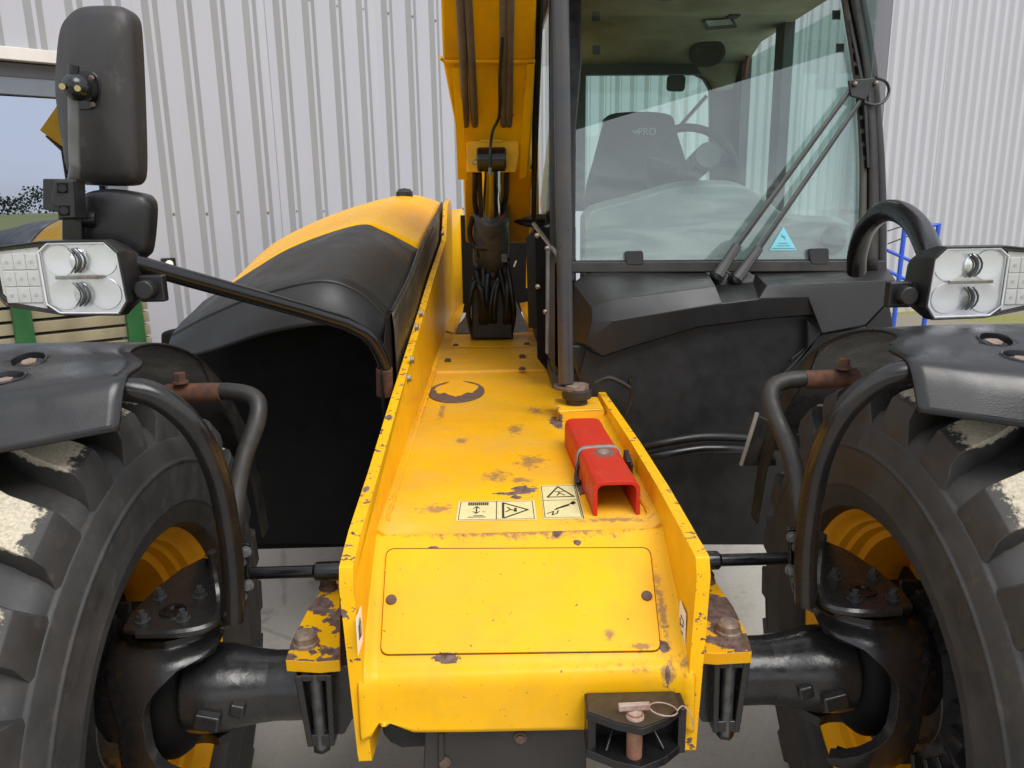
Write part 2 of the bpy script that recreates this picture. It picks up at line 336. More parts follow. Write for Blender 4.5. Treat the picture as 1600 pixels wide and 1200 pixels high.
M['lens'] = mat_glass('clear_lamp_lens', (.97, .97, .97), .03)
M['shopglass'] = mat_glass('reflective_shop_glass', (.25, .27, .29), .46, (.72, .80, .97))
M['mirror'] = mat('mirror_glass', (.8, .8, .82), .03, 1, var=.02, rv=.02)
M['clearglass'] = mat_glass('projector_lens', (.9, .92, .93), .16)

# ================================================================== THE SETTING
g = MB().grid([[V((x, y, 0)) for x in (-600, -60, -20, 0, 20, 60, 600)] for y in (-600, -60, -20, 0, 20, 60, 600)]).build('ground', M['ground'], smooth=0, origin=(0, 0, 0), kind='structure')
yard = MB().prism([(-14, -9, .004), (16, -9, .004), (16, 8.3, .004), (4.6, 8.5, .004), (4.2, 9.9, .004), (-14, 9.9, .004)], (0, 0, .03)).build('concrete_yard', M['concrete'], smooth=0, origin=(0, 0, 0), kind='structure')
# ---- left warehouse wall: box-profile cladding, heading 52 degrees
D1 = V((math.sin(rad(52)), math.cos(rad(52)), 0)); N1 = V((D1.y, -D1.x, 0)); W0 = at(475, 333, Y=6.3); W0.z = 0
def wl(u, z, d=0): return W0 + D1 * u + N1 * d + V((0, 0, z))
def wpix(px, py):
    p = at(px, py, pl=(W0, N1)); return (p - W0).dot(D1), p.z
PIT = .2312; PH = -.074
wh = thing('warehouse', 'warehouse wall of white box-profile cladding with a large grey-framed window', 'building', wl(3, 0))
UR = wpix(224, 500)[0]; ZT = wpix(0, 85)[1]
def clad(u0, n, z0, z1, off, par, pit, prof, m, frm, name='cladding_panel'):
    pts = []
    for i in range(n): pts += [(u0 + i * pit + a * pit, d) for a, d in prof]
    pts.append((u0 + n * pit, prof[0][1]))
    rows = [[frm(u, z, d + off) for u, d in pts] for z in (z0, z1)]
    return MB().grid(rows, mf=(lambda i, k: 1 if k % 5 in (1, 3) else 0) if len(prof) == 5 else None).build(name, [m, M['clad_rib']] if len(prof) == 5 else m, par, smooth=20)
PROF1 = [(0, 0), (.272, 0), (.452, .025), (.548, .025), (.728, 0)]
PROF1b = PROF1 + [(.999, 0)]
UL = -5.0
k0 = math.ceil((UR + .06 - (PH - PIT / 2)) / PIT)
ustart = PH - PIT / 2 + k0 * PIT
k = 0; u = ustart
while u < 9.4:
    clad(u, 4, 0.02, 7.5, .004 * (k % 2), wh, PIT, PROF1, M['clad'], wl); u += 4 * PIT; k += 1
uend = u
# the strip between window frame and first full panel, and panels over the window
MB().grid([[wl(UR + .01, z, 0), wl(ustart, z, 0)] for z in (.02, 7.5)]).build('cladding_panel', M['clad'], wh)
u = ustart; k = 1
while u > UL:
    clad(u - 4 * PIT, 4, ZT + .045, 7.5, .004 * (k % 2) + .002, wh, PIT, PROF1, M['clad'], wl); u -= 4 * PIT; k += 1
scw = MB()
for z in (1.6, 3.155, 4.7):
    uu = PH - PIT * 24
    while uu < 9:
        if uu > UR + .1 or z > ZT + .1:
            for rr_ in [0]:
                scw.hexb(wl(uu, z + random.uniform(-.008, .008), .026), N1, .007, .008)
        uu += PIT
scw.build('cladding_screw', M['steel'], wh, kind='stuff', smooth=0)
MB().prism([wl(UR, .0, -.02), wl(uend, 0, -.02), wl(uend, 0, -7), wl(UL, 0, -7), wl(UL, 0, -.9), wl(UR, 0, -.9)], (0, 0, 7.45)).build('building_shell', M['clad_fine'], wh, smooth=0)
MB().prism([wl(UL, ZT + .05, -.02), wl(UR, ZT + .05, -.02), wl(UR, ZT + .05, -.9), wl(UL, ZT + .05, -.9)], (0, 0, 4.8)).build('lintel_wall', M['clad_fine'], wh, smooth=0)
MB().prism([wl(UL, 7.46, .1), wl(uend, 7.46, .1), wl(uend, 7.46, -7.1), wl(UL, 7.46, -7.1)], (0, 0, .15)).build('roof', M['roof_dark'], wh, smooth=0)
# window (its pane sits slightly skew in the frame)
PTW = -.11
f0 = wpix(0, 118)[1]; f1 = wpix(0, 145)[1]; uf = wpix(196, 500)[0]
MB().prism([wl(UL, ZT - .035, .07), wl(UR + .05, ZT - .035, .07), wl(UR + .05, ZT - .035, -.05), wl(UL, ZT - .035, -.05)], (0, 0, .075)).build('drip_flashing', M['lintel'], wh, bev=.004)
fr = MB()
fr.prism([wl(UL, f1, .0), wl(UR, f1, .0), wl(UR, f1, -.09), wl(UL, f1, -.09)], (0, 0, ZT - .04 - f1))
fr.prism([wl(uf, .1, .0), wl(UR, .1, .0), wl(UR, .1, -.09), wl(uf, .1, -.09)], (0, 0, f1 - .1))
fr.prism([wl(UL, .02, .0), wl(UR, .02, .0), wl(UR, .02, -.09), wl(UL, .02, -.09)], (0, 0, .08))
wf = fr.build('window_frame', M['frame_grey'], wh, bev=.004)
MB().prism([wl(UL, ZT - .045, .014), wl(UR - .02, ZT - .045, .014), wl(UR - .02, f0, .006), wl(UL, f0, .006)], N1 * -.01).build('head_shadow_strip', mat('window_head_shadow', (.07, .075, .085), .5), wf)  # dark strip painted in as the shadow below the drip flashing
MB().prism([wl(UL, .1, -.04 + PTW), wl(uf, .1, -.045), wl(uf, f1, -.045), wl(UL, f1, -.04 + PTW)], N1 * -.008).build('pane', M['shopglass'], wf, smooth=0)
MB().box(wl((UL + UR) / 2, 1.3, -.85), (4.2, .02, 2.7), Matrix.Rotation(rad(38), 3, 'Z')).build('inner_wall', M['cabgrey'], wh, smooth=0)
# small black switch plate on the cladding
us, zs = wpix(263, 412); RW = Matrix.Rotation(rad(38), 3, 'Z')
sw = MB().box(wl(us, zs, .01), (.10, .02, .085), RW).build('outside_socket', M['plastic'], wh, bev=.006)
MB().cyl(wl(us, zs, .02), wl(us, zs, .03), .026, 20).build('round_button', M['lamp_white'], sw)
# ---- right hand building: fine corrugated cladding
A2 = at(1352, 490, Z=0); dirv = V((math.sin(rad(76)), math.cos(rad(76)), 0)); N2 = V((dirv.y, -dirv.x, 0))
def wl2(u, z, d=0): return V((A2.x, A2.y, 0)) + dirv * u + N2 * d + V((0, 0, z))
b2 = thing('corrugated_shed', 'pale shed clad in fine corrugated white sheets behind the blue ladder', 'building', wl2(4, 0))
PR2 = [(i / 10, .024 * (1 - math.cos(2 * math.pi * i / 10))) for i in range(10)]
for i in range(9): clad(i * 6 * .16, 6, .12, 8.5, .003 * (i % 2), b2, .16, PR2, M['clad_fine'], wl2)
MB().prism([wl2(0, 0, -.01), wl2(8.64, 0, -.01), wl2(8.64, 0, -6), wl2(0, 0, -6)], (0, 0, 8.45)).build('building_shell', M['clad_fine'], b2, smooth=0)
MB().prism([wl2(-.0, 0, .05), wl2(8.7, 0, .05), wl2(8.7, 0, -.005), wl2(-.0, 0, -.005)], (0, 0, .10)).build('plinth', M['concrete'], b2, smooth=0)
MB().prism([wl2(-.05, 8.46, .1), wl2(8.75, 8.46, .1), wl2(8.75, 8.46, -6.1), wl2(-.05, 8.46, -6.1)], (0, 0, .12)).build('roof', M['roof_dark'], b2, smooth=0)
# ---- canopy roof strip whose dark underside is mirrored in the windscreen, parallel to the warehouse
TIL = rad(7); gp0 = at(1100, 408, Y=2.72); gn = V((0, -math.cos(TIL), math.sin(TIL)))
def refl(px, py, z):
    p = at(px, py, pl=(gp0, gn)); d = (p - CAM).normalized(); r_ = d - gn * 2 * d.dot(gn); return p + r_ * ((z - p.z) / r_.z)
ZC = 9.0
P0, P1 = refl(900, 203, ZC), refl(1330, 76, ZC); DC = (P1 - P0).normalized(); NC = V((-DC.y, DC.x, 0))
if NC.y < 0: NC = -NC
LC = (P1 - P0).length
cn = thing('canopy', 'dark cantilevered canopy roof on two steel posts mirrored in the windscreen', 'canopy', (P0.x, P0.y, 0))
MB().prism([P0 - DC * LC * .35, P0 + DC * LC * 1.5, P0 + DC * LC * 1.5 + NC * 7, P0 - DC * LC * .35 + NC * 7], (0, 0, .3)).build('roof', M['roof_dark'], cn, bev=.01)
for t in (-.16, -.33): MB().box(P0 + DC * LC * t + NC * .3 - V((0, 0, ZC / 2)), (.22, .22, ZC)).build('post', M['frame_grey'], cn, bev=.005)
# ---- blue ladder leaning by the shed
bl = thing('blue_ladder', 'blue steel safety ladder with thin handrails standing on the grass by the corrugated shed', 'ladder', at(1420, 522, Z=0))
YL = at(1420, 522, Z=0).y
def q(px, py, dy=0): return at(px, py, Y=YL + dy)
for a, b in (((1414, 352), (1394, 524)), ((1467, 350), (1441, 524))): MB().tube([q(*a), q(*b)], .028, 8).build('stile', M['blue'], bl)
for a, b in (((1386, 391), (1460, 424)), ((1383, 421), (1452, 455)), ((1394, 474), (1447, 474)), ((1391, 518), (1442, 521)), ((1430, 521), (1443, 510)), ((1455, 352), (1469, 351))):
    MB().tube([q(*a), q(*b)], .02, 8).build('rung', M['blue'], bl)
for a, b in (((1387, 361), (1430, 347)), ((1387, 381), (1432, 364))): MB().tube([q(*a, .3), q(*b, .3)], .009, 6).build('handrail', M['black'], bl)
# ---- things behind the camera that the shop window mirrors
hz = MB()
for i in range(12000):
    x = random.uniform(-60, 330); hgt = 6.5 + 2.2 * math.sin(x * .09) + 1.6 * math.sin(x * .31 + 1) + 1.2 * math.sin(x * .83); z = random.uniform(.05, 1) ** .7 * hgt; s_ = random.uniform(.25, .6)
    p = V((x, -235 + random.uniform(-3, 3), z)); a = V((random.gauss(0, 1), random.gauss(0, .5), random.gauss(0, 1))).normalized() * s_; b = a.cross(V((random.gauss(0, 1), 1, random.gauss(0, 1)))).normalized() * s_
    hz.add([p - a, p + b, p + a, p - b], [(0, 1, 2, 3)])
hz.build('treeline', M['foliage'], smooth=0, kind='stuff', merge=0)
# slatted crate with green posts standing before the shop window
c0 = wl(-2.35, 0, .40)
st = thing('slatted_crate', 'stack of pale timber slats between green posts in front of the shop window', 'crate', (c0.x, c0.y, .034))
for i in range(13): MB().box(V((c0.x, c0.y, .09 + i * .085)), (2.0, .07, .066), RW).build('slat', M['timber'], st, bev=.004)
for t in (-.95, -.35, .28, .90): MB().box(V((c0.x, c0.y, .59)) + D1 * t + N1 * .07, (.10, .06, 1.12), RW).build('post', M['green'], st, bev=.004)

# ================================================================== THE TELEHANDLER
TO = V((0, 1.44, 0))
T = thing('telehandler', 'large yellow telescopic handler with black cab, raised boom and worn paint, facing the camera', 'telehandler', TO)
DZ = .97
def rot2(a): return Matrix.Rotation(a, 3, 'Z')
def cat_rows_(rs, n):
    cols = [catmull(c, n) for c in zip(*rs)]; return [list(r) for r in zip(*cols)]
# ---------------- chassis side plates
def solveX(px, py, X): return at(px, py, X=X)
LP = [(527, 868, -.318), (545, 828, -.322), (575, 738, -.326), (605, 640, -.326), (640, 530, -.322), (671, 430, -.312), (690, 375, -.302)]
Ltop = [at(a, b, X=x) for a, b, x in LP]; Ltop = [V((p.x, p.y, p.z)) for p in Ltop]
yl = Ltop[-1].y
def side_plate(top, s, rear_pts, ybot):
    """outer face points; thickness goes inward"""
    front = [V((s * .306, 1.20, .655)), V((s * .318, 1.20, 1.0)), V((s * .318, 1.212, 1.032))]
    pts = front + top[1:] + rear_pts
    pts += [V((s * .31, rear_pts[-1].y, .62)), V((s * .316, 1.9, .60)), V((s * .312, 1.42, .60)), V((s * .306, 1.235, .648))]
    return pts
rearL = [V((-.296, Ltop[-1].y + .15, 1.63)), V((-.29, Ltop[-1].y + .3, 1.66)), V((-.29, Ltop[-1].y + .5, 1.62))]
RPx = [(1100, 868, .318), (1045, 760, .324), (1000, 690, .328), (930, 590, .33)]
Rtop = [at(a, b, X=x) for a, b, x in RPx]; rearR = [V((.33, 3.6, 1.0)), V((.33, 4.4, 1.0))]
def plate_mesh(pts, th, s):
    m = MB(); n = len(pts); inn = [p + V((-s * th, 0, 0)) for p in pts]
    m.add(pts, [tuple(range(n))], 0); m.add(inn, [tuple(range(n - 1, -1, -1))], 0)
    m.add(pts + inn, [(i, (i + 1) % n, n + (i + 1) % n, n + i) for i in range(n)], 1); return m
pl = plate_mesh(side_plate(Ltop, -1, rearL, 0), .024, -1).build('side_plate', [M['yellow'], M['yellow_edge']], T, bev=.003, origin=(0, 0, 0), smooth=0, merge=0)
pr = plate_mesh(side_plate(Rtop, 1, rearR, 0), .024, 1).build('side_plate', [M['yellow'], M['yellow_edge']], T, bev=.003, origin=(0, 0, 0), smooth=0, merge=0)
px_ = [V((-.300, Ltop[-1].y + .45, 0)), V((-.285, Ltop[-1].y + .75, 0)), V((-.262, Ltop[-1].y + 1.1, 0)), V((-.262, Ltop[-1].y + 1.7, 0))]
px_ = catmull(px_, 5)
MB().grid([[p + V((0, 0, z)) for p in px_] for z in (.9, 1.2, 1.60)]).build('boom_tower', M['yellow'], T, origin=(0, 0, 0), solid=.02, smooth=60)
for (a, b) in ((655, 491), (648, 512), (641, 563), (636, 592), (690, 365), (698, 352)):
    p = at(a, b, X=-.298); MB().hexb(p, (1, 0, 0), .011, .012).build('plate_bolt', M['steel'], T, smooth=0)
# ---------------- deck, sloping nose and apron
DK = .292
FY, FZ = at(812, 830, Z=DZ).y, DZ           # upper fold
def sec(y, z, hx=DK): return y, z, hx
deck_rows = [(FY, DZ, .288), (1.75, DZ + .001, .289), (2.30, DZ + .002, .29), (2.32, DZ - .006, .29), (3.05, DZ - .006, .292), (3.055, DZ + .004, .292), (3.45, DZ + .004, .292)]
hy0 = at(770, 521, Z=DZ).y
md = MB(); xs = [-1, -.94, -.5, 0, .5, .94, 1]
rows = []
for y, z, hx in deck_rows + [(hy0, DZ + .004, .292)]: rows.append([V((-.305, y, z + .022)), *[V((t * hx * .965, y, z)) for t in (-.98, -.5, 0, .5, .98)], V((.305, y, z + .022))])
md.grid(rows)
hl, hr = at(715, 520, Z=DZ).x, at(826, 520, Z=DZ).x
md.grid([[V((-.305, y, DZ + .026)), V((hl, y, DZ + .004))] for y in (hy0, 5.2)]); md.grid([[V((hr, y, DZ + .004)), V((.305, y, DZ + .026))] for y in (hy0, 5.2)])
D_ = lambda a, b: at(a, b, Z=DZ)
spD = [(D_(868, 660), .022, .09, .05), (D_(822, 766), .035, .028, .05), (D_(807, 777), .012, .012, .05), (D_(905, 760), .012, .05, .05), (D_(800, 771), .05, .012, .05)]
smD = [(D_(806, 672), .028, .06, .04), (D_(828, 722), .04, .06, .04), (D_(775, 745), .035, .05, .04), (D_(680, 795), .05, .03, .04), (D_(690, 640), .012, .14, .05), (D_(812, 752), .035, .02, .04), (D_(960, 812), .09, .016, .04), (D_(722, 690), .02, .03, .03), (D_(838, 640), .03, .05, .04), (D_(600, 790), .012, .1, .05)]
M['yellow_deck'] = yellow('yellow_deck_paint', .735, .4, spD, smD, dust=.3, pits=.705, base=(.82, .42, .003), rough=.45)
deck = md.build('deck', M['yellow_deck'], T, origin=(0, 0, 0), smooth=50, solid=.01)
# nose: sloping front from fold to lower fold, then apron
NY, NZ = 1.225, at(812, 1038, Y=1.225).z
nose_n = V((0, -(FZ - NZ), FY - NY)).normalized()
p_no = (V((0, NY, NZ)), nose_n)
O_ = lambda a, b: at(a, b, pl=p_no)
apz = at(812, 1141, Y=1.2).z
prof = [(FY + .0, DZ), (FY - .012, DZ - .003), (lerp(FY, NY, .5), lerp(DZ, NZ, .5) + .0), (NY + .018, NZ + .008), (NY + .004, NZ - .002), (NY - .006, NZ - .018), (1.212, NZ - .06), (1.20, apz)]
spN = [(O_(678, 857), .024, .006, .02), (O_(697, 1028), .026, .009, .015), (O_(1037, 1013), .010, .014, .02), (O_(735, 827), .02, .008, .03), (O_(870, 833), .012, .01, .03), (O_(902, 848), .008, .006, .03), (O_(1046, 1060), .005, .03, .03)]
smN = [(O_(1034, 950), .008, .10, .06), (O_(1046, 1050), .014, .05, .05), (O_(952, 995), .012, .014, .03), (O_(1000, 1014), .03, .005, .03), (O_(840, 830), .25, .02, .05), (V((.2, 1.2, .83)), .15, .03, .02)]
M['yellow_nose'] = yellow('yellow_nose_paint', .76, .3, spN, smN, dust=.15, pits=.695, base=(.88, .465, .003))
ap = [at(*p, Y=1.203) for p in ((560, 1149), (583, 1149), (584.5, 1142), (587, 1136), (592, 1130), (601, 1128), (612, 1131), (630, 1138), (646, 1144), (700, 1144.5), (812, 1142), (912, 1140), (1090, 1136))]
def zbot(x):
    for p, q_ in zip(ap[:-1], ap[1:]):
        if p.x <= x <= q_.x: return lerp(p.z, q_.z, (x - p.x) / (q_.x - p.x + 1e-9))
    return ap[0].z if x < ap[0].x else ap[-1].z
def onp(t): return (lerp(FY, NY, t), lerp(DZ, NZ, t))
prof = [(FY + .004, DZ - .001), (FY - .008, DZ - .0035), onp(.1), onp(.4), onp(.7), onp(.92), (NY + .004, NZ - .001), (NY - .010, NZ - .010), (NY - .017, NZ - .026), (1.206, NZ - .05), (1.2045, NZ - .09), (1.203, None)]
cols_in = [-1, -.985, -.975, -.965, -.945, -.92, -.88, -.83, -.77, -.7, -.4, 0, .4, .8, 1]
mn = MB(); rows = []
for i, (y, z) in enumerate(prof):
    t_ = min(1, i / 7); hx = lerp(.285, .266, t_); ox = lerp(.304, .294, t_); up = nose_n * .024 if i < 7 else V((0, -.016, .004))
    xs_ = [(-ox, 1.0), (-lerp(hx, ox, .5), .32)] + [(c_ * hx, 0) for c_ in cols_in] + [(lerp(hx, ox, .5), .32), (ox, 1.0)]
    rows.append([V((x, y, z if z is not None else zbot(x))) + (up if z is not None else V((0, -.016, 0))) * k_ for x, k_ in xs_])
RW_ = cat_rows_(rows, 4)
nose = mn.grid(RW_).build('nose_panel', M['yellow_nose'], T, origin=(0, 0, 0), smooth=60, solid=.008)
# cover plate on the nose
def rrect(c, r=14, n=5):
    out = []
    for i in range(4):
        p = V((*c[i], 0)); a = V((*c[i - 1], 0)) - p; b = V((*c[(i + 1) % 4], 0)) - p; A = p + a.normalized() * r; B = p + b.normalized() * r
        for k in range(n + 1): t = k / n; q_ = A * (1 - t) ** 2 + p * 2 * t * (1 - t) + B * t * t; out.append((q_.x, q_.y))
    return out
cvp = rrect([(604, 860), (1015, 858), (1032, 1018), (595, 1024)])
M['seam'] = mat('dark_panel_seam', (.10, .05, .01), .8)
MB().prism([O_(*p) + nose_n * .0005 for p in rrect([(603.2, 857.6), (1016, 855.6), (1033.2, 1018.8), (594.0, 1024.9)])], nose_n * .0015).build('cover_gasket', M['seam'], T, smooth=0)
cv = MB().prism([O_(*p) + nose_n * .0015 for p in cvp], nose_n * .0038).build('cover_plate', M['yellow_nose'], T, bev=.0015, origin=(0, 0, 0), smooth=0)
for p in ((612, 940), (1010, 934)):
    p = O_(*p) + nose_n * .006; b = MB(); b.lathe([(0, .0105), (.003, .0102), (.005, .008), (.006, .004), (.006, 0)], p, nose_n, 18); b.build('cover_bolt', M['bolt_rust'], cv)
# weld beads along the deck edge
for s in (-1, 1):
    pts = [V((s * (.2825 + random.uniform(-.0015, .0015)), y, DZ + .004 + random.uniform(-.001, .001))) for y in [FY + .06 + i * .02 for i in range(90)]]
    MB().tube(pts, [.0055 + .0015 * math.sin(i * 2.1) for i in range(90)], 8).build('weld_bead', M['yellow_deck'], T, origin=(0, 0, 0))
# access plate and screws on the far deck
zt_ = DZ + .005
MB().prism([at(*p, Z=zt_) for p in ((704, 543), (709, 524), (824, 524), (828, 542))], (0, 0, .004)).build('access_plate', M['yellow_deck'], T, origin=(0, 0, 0), bev=.001, smooth=0)
for p in ((712, 540), (823, 538), (816, 557), (816, 577), (700, 563)):
    MB().hexb(at(*p, Z=zt_ + .004), (0, 0, 1), .012, .008).build('deck_bolt', M['bolt_rust'], T, smooth=0)
# oval worn lifting plate
cen = D_(713, 610); ov = [cen + V((math.cos(a) * .103, math.sin(a) * .165, 0)) for a in [2 * math.pi * i / 40 for i in range(40)]]
ovp = MB().prism([p + V((0, 0, -.008)) for p in ov], (0, 0, .006)).build('oval_plate', M['bolt_rust'], T, bev=.001, smooth=0)
ir = []
for i in range(48):
    a = 2 * math.pi * i / 48; kx = .078 * (1 + .09 * math.sin(5 * a) + random.uniform(-.07, .07)); ky = .135 * (1 + .1 * math.sin(4 * a + 1) + random.uniform(-.07, .07))
    yy = math.sin(a) * ky
    if yy < 0: yy *= .42 + .3 * abs(math.sin(3 * a))
    ir.append(cen + V((math.cos(a) * kx, yy + .02, -.0019)))
MB().prism(ir, (0, 0, .0008)).build('paint_patch', M['yellow_deck'], ovp, origin=(0, 0, 0), smooth=0)
# ---------------- warning stickers
def sticker(corners, fn, lift, marks, label):
    c = [fn(*p) + lift * .0012 for p in corners]
    s_ = MB().prism(c, lift * .0008).build('warning_sticker', M['label'], T, smooth=0, label=label)
    def uv(u, v): return lerp(lerp(c[3], c[2], u), lerp(c[0], c[1], u), v) + lift * .0011
    mk = MB()
    for m_ in marks:
        if m_[0] == 'l':
            P = [uv(*p) for p in m_[2]]; wd = m_[1]
            for a, b in zip(P[:-1], P[1:]):
                d = (b - a); sd_ = d.cross(lift).normalized() * wd; d = d.normalized() * wd * .6; mk.add([a - sd_ - d, b - sd_ + d, b + sd_ + d, a + sd_ - d], [(0, 1, 2, 3)])
        else: mk.add([uv(*p) for p in m_[1]], [tuple(range(len(m_[1])))])
    mk.build('print', M['ink'], s_, smooth=0, merge=0)
UP = V((0, 0, 1))
fr_ = [('l', .0008, [(.03, .04), (.97, .04), (.97, .96), (.03, .96), (.03, .04)])]
words = [('p', [(.13 + i * .027, .76), (.152 + i * .027, .76), (.152 + i * .027, .92), (.13 + i * .027, .92)]) for i in range(10)]
sticker([(717, 784.5), (835, 783), (839, 813), (712, 815)], D_, UP, fr_ + words + [('l', .001, [(.5, .03), (.5, .97)]),
    ('l', .0016, [(.245, .36), (.245, .68)]), ('l', .0014, [(.205, .6), (.245, .70), (.285, .6)]), ('l', .0014, [(.205, .44), (.245, .34), (.285, .44)]), ('l', .0018, [(.15, .16), (.36, .16)]), ('l', .0018, [(.22, .23), (.33, .23)]), ('l', .0012, [(.32, .42), (.36, .42)]),
    ('l', .0026, [(.585, .10), (.585, .88), (.90, .50), (.60, .10)]), ('l', .0018, [(.62, .4), (.68, .52), (.64, .64)]), ('l', .0018, [(.68, .52), (.73, .46)]), ('p', [(.725, .4), (.76, .4), (.76, .6), (.725, .6)])],
    'cream warning sticker lying crosswise with an arrow and a triangle')
sticker([(844, 760), (900, 758), (914, 811), (850, 812)], D_, UP, [('l', .0008, [(.03, .03), (.93, .03), (.93, .97), (.03, .97), (.03, .03)]), ('l', .0012, [(.97, 0), (.97, 1)]), ('l', .001, [(.04, .52), (.93, .52)]),
    ('l', .0024, [(.16, .62), (.48, .94), (.86, .62), (.16, .62)]), ('l', .0018, [(.38, .78), (.6, .78)]), ('l', .0018, [(.42, .67), (.5, .74), (.62, .67)]), ('l', .0016, [(.46, .79), (.5, .72)]),
    ('l', .0022, [(.3, .24), (.52, .34), (.80, .43)]), ('l', .003, [(.36, .28), (.66, .36)]), ('l', .0016, [(.1, .14), (.26, .20), (.22, .1), (.34, .14), (.38, .22)]), ('l', .0024, [(.78, .39), (.84, .42), (.82, .47), (.76, .44), (.78, .39)])],
    'cream upright warning sticker with a triangle above a boom drawing')
for s, cs in ((-1, [(563, 947), (565, 1002), (558.5, 1023), (555, 966)]), (1, [(1064, 938), (1073, 960), (1071.5, 1014), (1061, 992)])):
    X = s * .290
    c = [at(*p, X=X) for p in cs]; c = [p + V((-s * .001, 0, 0)) for p in c]
    sk = MB().prism(c, V((-s * .001, 0, 0))).build('side_sticker', M['lamp_white'], T, smooth=0)
    def uv2(u, v, c=c): return lerp(lerp(c[0], c[1], u), lerp(c[3], c[2], u), v) + V((-s * .0015, 0, 0))
    k = MB()
    for a, b in (((.3, .3), (.7, .3)), ((.7, .3), (.7, .5)), ((.3, .55), (.72, .5)), ((.3, .7), (.7, .7)), ((.2, .4), (.3, .6))): k.tube([uv2(*a), uv2(*b)], .0009, 4)
    k.build('print', M['ink'], sk, smooth=0)
# ---------------- front tow hitch and black guard below the nose
hz1 = at(980, 1083, Y=1.198).z; tip = at(1003, 1139, Z=hz1); H_ = lambda a, b: at(a, b, Z=hz1)
hz2 = hz1 - .074
up = [H_(*p) for p in ((913, 1083), (1054, 1080), (1066, 1106), (1042, 1124), (1004, 1139), (962, 1130), (916, 1113))]
hb = MB().prism(up, (0, 0, -.014))
lo = [V((p.x, p.y, hz2)) for p in up]; hb.prism(lo, (0, 0, -.016))
xl, xr = up[0].x, up[1].x
hb.prism([V((xl + .0, 1.197, hz1 - .001)), V((xl + .0, up[6].y - .002, hz1 - .001)), V((xl, up[6].y - .002, hz2 - .015)), V((xl, 1.197, hz2 - .015))], (.014, 0, 0))
hb.prism([V((xr - .004, 1.197, hz1 - .001)), V((xr - .004, up[2].y - .002, hz1 - .001)), V((xr - .004, up[2].y - .002, hz2 - .015)), V((xr - .004, 1.197, hz2 - .015))], (.014, 0, 0))
hb.box(((xl + xr) / 2, 1.192, (hz1 + hz2) / 2 - .006), (xr - xl - .004, .012, .066))
for s in (-1, 1): hb.tube([V(((xl + xr) / 2 + s * .022, 1.184, hz2 + .05)), V(((xl + xr) / 2 + s * .050, 1.140, hz2 + .003))], .003, 6)
M['hitch'] = mat('greasy_black_hitch', (.007, .007, .008), .36, col2=(.014, .013, .012), vs=22, grain=.5, gs=90)
M['hitch_top'] = mat('oily_brown_hitch_top', (.030, .021, .012), .4, col2=(.055, .038, .02), vs=30, grain=.5, gs=130)
ht = hb.build('tow_hitch', M['hitch'], T, bev=.004, smooth=0)
MB().prism([p + (V(((xl + xr) / 2, 1.15, hz1)) - p) * .045 + V((0, 0, .0006)) for p in up], (0, 0, .0012)).build('top_face', M['hitch_top'], ht, smooth=0)
pc = at(991, 1135, Y=tip.y + .032); pc = V((at(991, 1108, Z=hz1 + .01).x, at(991, 1108, Z=hz1 + .01).y - .008, hz1))
tp = thing('tow_pin', 'rusty tow pin with a flat handle and wire ring standing in the black front hitch', 'tow pin', (pc.x, pc.y, hz2 - .03))
MB().lathe([(0, 0), (0, .0115), (.005, .0135), (.114, .0135), (.115, 0)], (pc.x, pc.y, hz2 - .03), (0, 0, 1), 20).build('shaft', M['rust_pin'], tp)
MB().lathe([(0, .016), (.005, .0155), (.010, .011), (.013, 0)], (pc.x, pc.y, hz1 + .0005), (0, 0, 1), 16).build('collar', M['rust_pale'], tp)
MB().box((pc.x - .001, pc.y + .004, hz1 + .018), (.054, .010, .012), rot2(.03)).build('handle', M['rust_pale'], tp, bev=.002)
rc = V((pc.x + .049, pc.y + .004, hz1 + .007))
MB().tube([rc + V((math.cos(a) * .0235, math.sin(a) * .021, .004 + .004 * math.cos(a + 2.5))) for a in [2 * math.pi * i / 30 for i in range(30)]], .0013, 6).build('wire_ring', M['rust_pale'], tp)
MB().tube(catmull([rc + V((.022, -.004, .003)), rc + V((.035, .004, .006)), rc + V((.046, -.006, -.006)), rc + V((.05, -.012, -.03))], 6), .0012, 6).build('wire_tail', M['rust_pale'], tp)
gd = MB(); G_ = lambda a, b: at(a, b, Y=1.228)
gd.prism([G_(664, 1141), G_(918, 1138), G_(915, 1230), G_(660, 1230)], (0, .35, .02)); gd.prism([at(684, 1146, Y=1.222), at(694, 1146, Y=1.222), at(694, 1240, Y=1.222), at(684, 1240, Y=1.222)], (0, .01, 0))
gp = gd.build('belly_guard', mat('grey_brown_guard', (.024, .021, .019), .55, col2=(.034, .029, .026), grain=.3), T, bev=.004, smooth=0)
for p in ((813, 1153), (694, 1191)): MB().hexb(at(*p, Y=1.226), (0, -1, 0), .009, .006).build('guard_bolt', M['bolt_rust'], gp, smooth=0)
MB().prism([at(*p, Y=1.3) for p in ((596, 1120), (668, 1130), (668, 1168), (628, 1170), (610, 1162), (598, 1148))], (0, .3, 0)).build('guard_bracket', M['dusty_black'], T, bev=.006)
